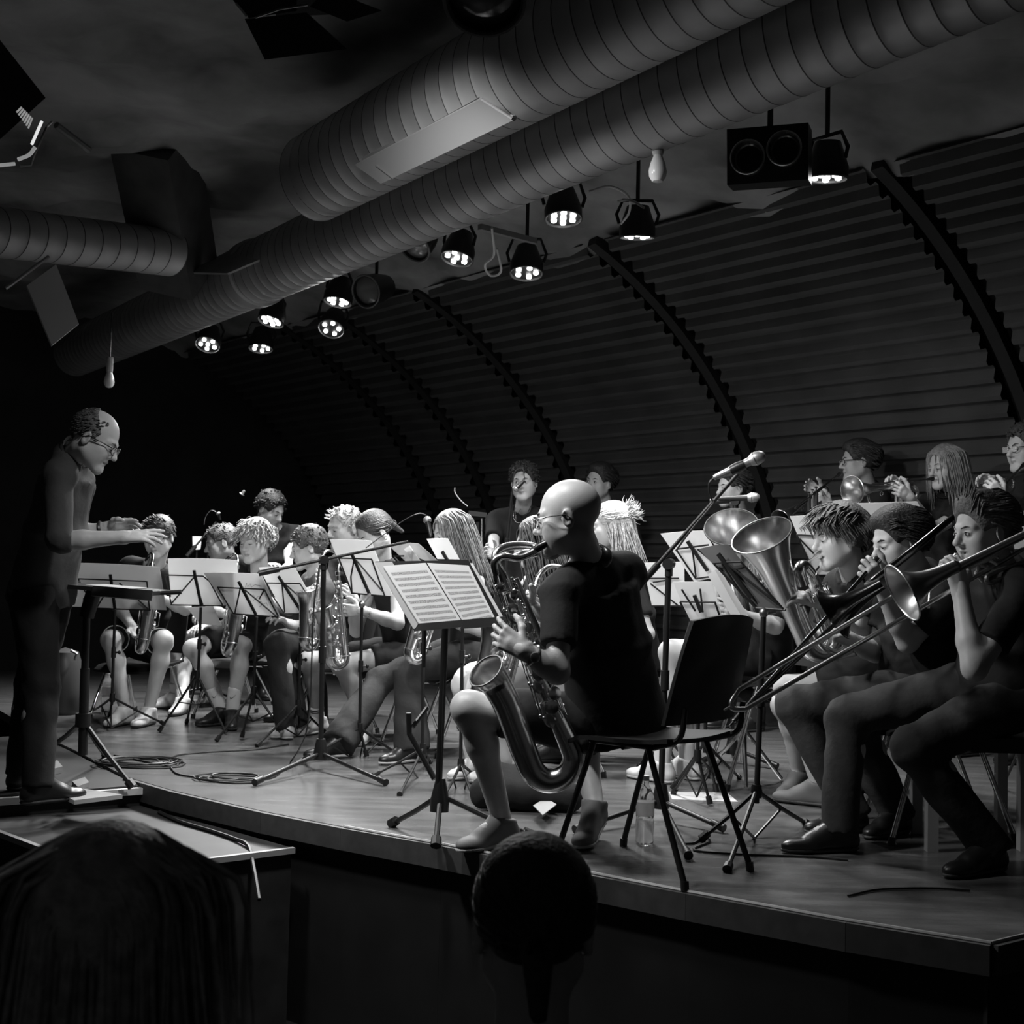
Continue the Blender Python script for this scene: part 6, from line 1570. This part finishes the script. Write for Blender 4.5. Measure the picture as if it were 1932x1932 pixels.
# small lit lamp far left
root = thing('lamp', 'small glowing glass lamp between the two leftmost players', 'lamp', P(371, 1036, 9.6))
m = MB(); m.lathe([(0, -.004), (.027, 0), (.031, .05), (.033, .095)], Matrix.Translation(P(371, 1036, 9.6)), 20); m.build('lit_glass', mat('lit_glass', .9, .3, emit=1.1), root)
m = MB(); m.tube([P(371, 1037, 9.6), V(P(371, 1036, 9.6).x, 9.6, 0.02)], .01, 8); m.lathe([(0, 0), (.12, .0), (.1, .03), (0, .03)], Matrix.Translation((P(371, 1036, 9.6).x, 9.6, 0)), 18); m.build('base', M_BLKMET, root)
# ================================================================ things on the floor
def coil(label, c, r, turns, extra=(), rr=.0045, sq=.75):
    pts = []
    for i in range(turns * 14):
        a = 2 * math.pi * i / 14; k = r * (1 - .22 * math.sin(i * .37) - .05 * (i // 14))
        pts.append(c + V(math.cos(a) * k + .03 * math.sin(i * .21), math.sin(a) * k * sq + .03 * math.cos(i * .17), rr + .002 * (i // 14)))
    pts += list(extra)
    m = MB(); m.tube(pts, rr, 6); return tag(m.build('cable', M_CABLE), label, 'cable')
coil('coiled black cable on the stage left of the long boom stand', G(432, 1470), .14, 4)
coil('heap of coiled black cable beside the conductor\'s stand', G(262, 1440), .20, 6)
gz = lambda x, y: G(x, y, .005)
cable('black cable snaking over the stage between the two coils', [gz(215, 1425), gz(270, 1436), gz(320, 1446), gz(336, 1442), gz(322, 1434), gz(340, 1424), gz(400, 1418), gz(480, 1414), gz(545, 1404)], .0045)
cable('second black cable joining the coils near the stage edge', [gz(322, 1448), gz(335, 1460), gz(370, 1466), gz(410, 1466)], .0045)
cable('black cable hanging down the left boom stand\'s pole to the floor coil', [P(602, 1075, 6.25), P(592, 1150, 6.2), P(588, 1250, 6.2), P(585, 1330, 6.2), P(575, 1390, 6.2), gz(548, 1438), gz(520, 1464), gz(480, 1474)], .004)
cable('black cable at the foot of the right boom stand', [gz(1290, 1592), gz(1310, 1590), gz(1330, 1578), gz(1338, 1588), gz(1310, 1604), gz(1400, 1612), gz(1520, 1616), gz(1600, 1622)], .0045)
cable('thin black cable lying on the dark right end of the stage', [gz(1600, 1690), gz(1660, 1678), gz(1760, 1676), gz(1830, 1680)], .004)
cz = lambda x, y: G(x, y, -.094)
cable('black cable lying across the low step box', [cz(300, 1532), cz(340, 1550), cz(400, 1568), cz(440, 1582), cz(468, 1596), cz(482, 1612) + V(0, -.02, -.05), cz(486, 1640) + V(0, .05, -.12)], .008)
# papers and books
def flat(label, px, z, t, m, name='paper', cat='paper'):
    b = MB(); b.slab([G(x, y, z + t / 2) for x, y in px], t, V(0, 0, 1)); return tag(b.build(name, m, smooth=False), label, cat)
flat('open pale booklet on the black podium by the conductor\'s shoe', [(116, 1502), (146, 1490), (231, 1503), (140, 1514)], -.011, .018, M_PAPERD, 'booklet', 'booklet')
flat('white printed page on the stage floor behind the black shell chair', [(1262, 1494), (1372, 1496), (1392, 1513), (1268, 1508)], .001, .003, M_PAPER)
flat('tilted grey sheet on the floor beside the dark gig bag', [(1006, 1520), (1030, 1506), (1050, 1518), (1024, 1538)], .05, .003, M_PAPERD)
flat('small pale card at the edge of the podium', [(136, 1478), (160, 1470), (168, 1480), (146, 1488)], -.011, .02, mat('dull_grey', .2, .5), 'tuner_pedal', 'pedal')
flat('second small pedal behind the conductor\'s shoe', [(86, 1446), (108, 1440), (118, 1452), (94, 1458)], -.011, .03, mat('dull_grey', .2, .5), 'tuner_pedal', 'pedal')
# bottles
def bottle(label, p, h, r, fill=False):
    gm = MATS.get('clear_plastic')
    if gm is None:
        gm = mat('clear_plastic', .9, .08); b = gm.node_tree.nodes['Principled BSDF']; b.inputs['Transmission Weight'].default_value = .92; b.inputs['IOR'].default_value = 1.25
    root = thing('bottle', label, 'bottle', p)
    I = Matrix.Translation(p)
    m = MB(); m.lathe([(0, .002), (r * .9, .002), (r, .01), (r, h * .35), (r * .93, h * .38), (r, h * .41), (r, h * .68), (r * .75, h * .78), (r * .38, h * .87), (r * .36, h * .94)], I, 22); m.build('bottle_body', gm, root)
    m = MB(); m.lathe([(r * .42, h * .93), (r * .42, h), (0, h)], I, 16); m.build('cap', M_BOARD, root)
    m = MB(); m.lathe([(r * 1.005, h * .42), (r * 1.005, h * .62)], I, 22); m.build('paper_label', M_PAPERD, root)
bottle('clear plastic bottle standing by the leftmost saxophonist\'s feet', G(201, 1344), .27, .037)
bottle('clear plastic bottle under the bald man\'s black chair', G(1216, 1592), .25, .034)
# case and bag
c = G(126, 1350); root = thing('instrument_case', 'upright dark rounded instrument case behind the conductor', 'case', c)
m = MB(); m.lathe([(0, 0), (.11, 0), (.125, .05), (.115, .30), (.085, .40), (0, .43)], Matrix.Translation(c + V(-.06, .1, 0)), 20); m.build('case_shell', mat('case_grey', .05, .4), root)
m = MB(); m.tube([c + V(.04, 0, .36), c + V(.055, -.02, .40), c + V(.02, -.03, .42)], .01, 8); m.build('handle', M_STEEL, root)
S = Sdf(); c = G(990, 1530); S.seg(c + V(-.12, .1, .09), c + V(.12, .06, .09), V(0, 0, 1), .09, .08, .08, .07); S.rc(c + V(-.16, .02, .07), c + V(.18, .0, .06), .07, .06, k=.05); S.cut((0, 0, .003), (0, 0, -1))
v, f = S.mesh(.012, wrinkle=.006, wf=40); tag(link_mesh('gig_bag', v, f, CL_BLACK, None, True, sharp=0), 'slumped black gig bag on the floor between the bald man\'s legs', 'bag')
# round black stool behind the front stands on the right
c = G(1440, 1520); root = thing('stool', 'black round percussion stool behind the stand with the dark-backed sheet', 'stool', c + V(0, .6, 0)); c = c + V(0.02, .6, 0)
m = MB(); m.lathe([(0, .40), (.16, .40), (.165, .43), (.15, .46), (0, .465)], Matrix.Translation(c), 24); m.build('seat', M_SEAT, root)
m = MB(); m.tube([c + V(0, 0, .10), c + V(0, 0, .41)], .016, 10); m.build('post', M_CHROME, root)
for i in range(3):
    a = 2.1 * i + .4; d = V(math.cos(a), math.sin(a), 0)
    m = MB(); m.tube([c + V(0, 0, .26), c + d * .22 + V(0, 0, .012)], .010, 8); m.build('leg', M_CHROME, root)
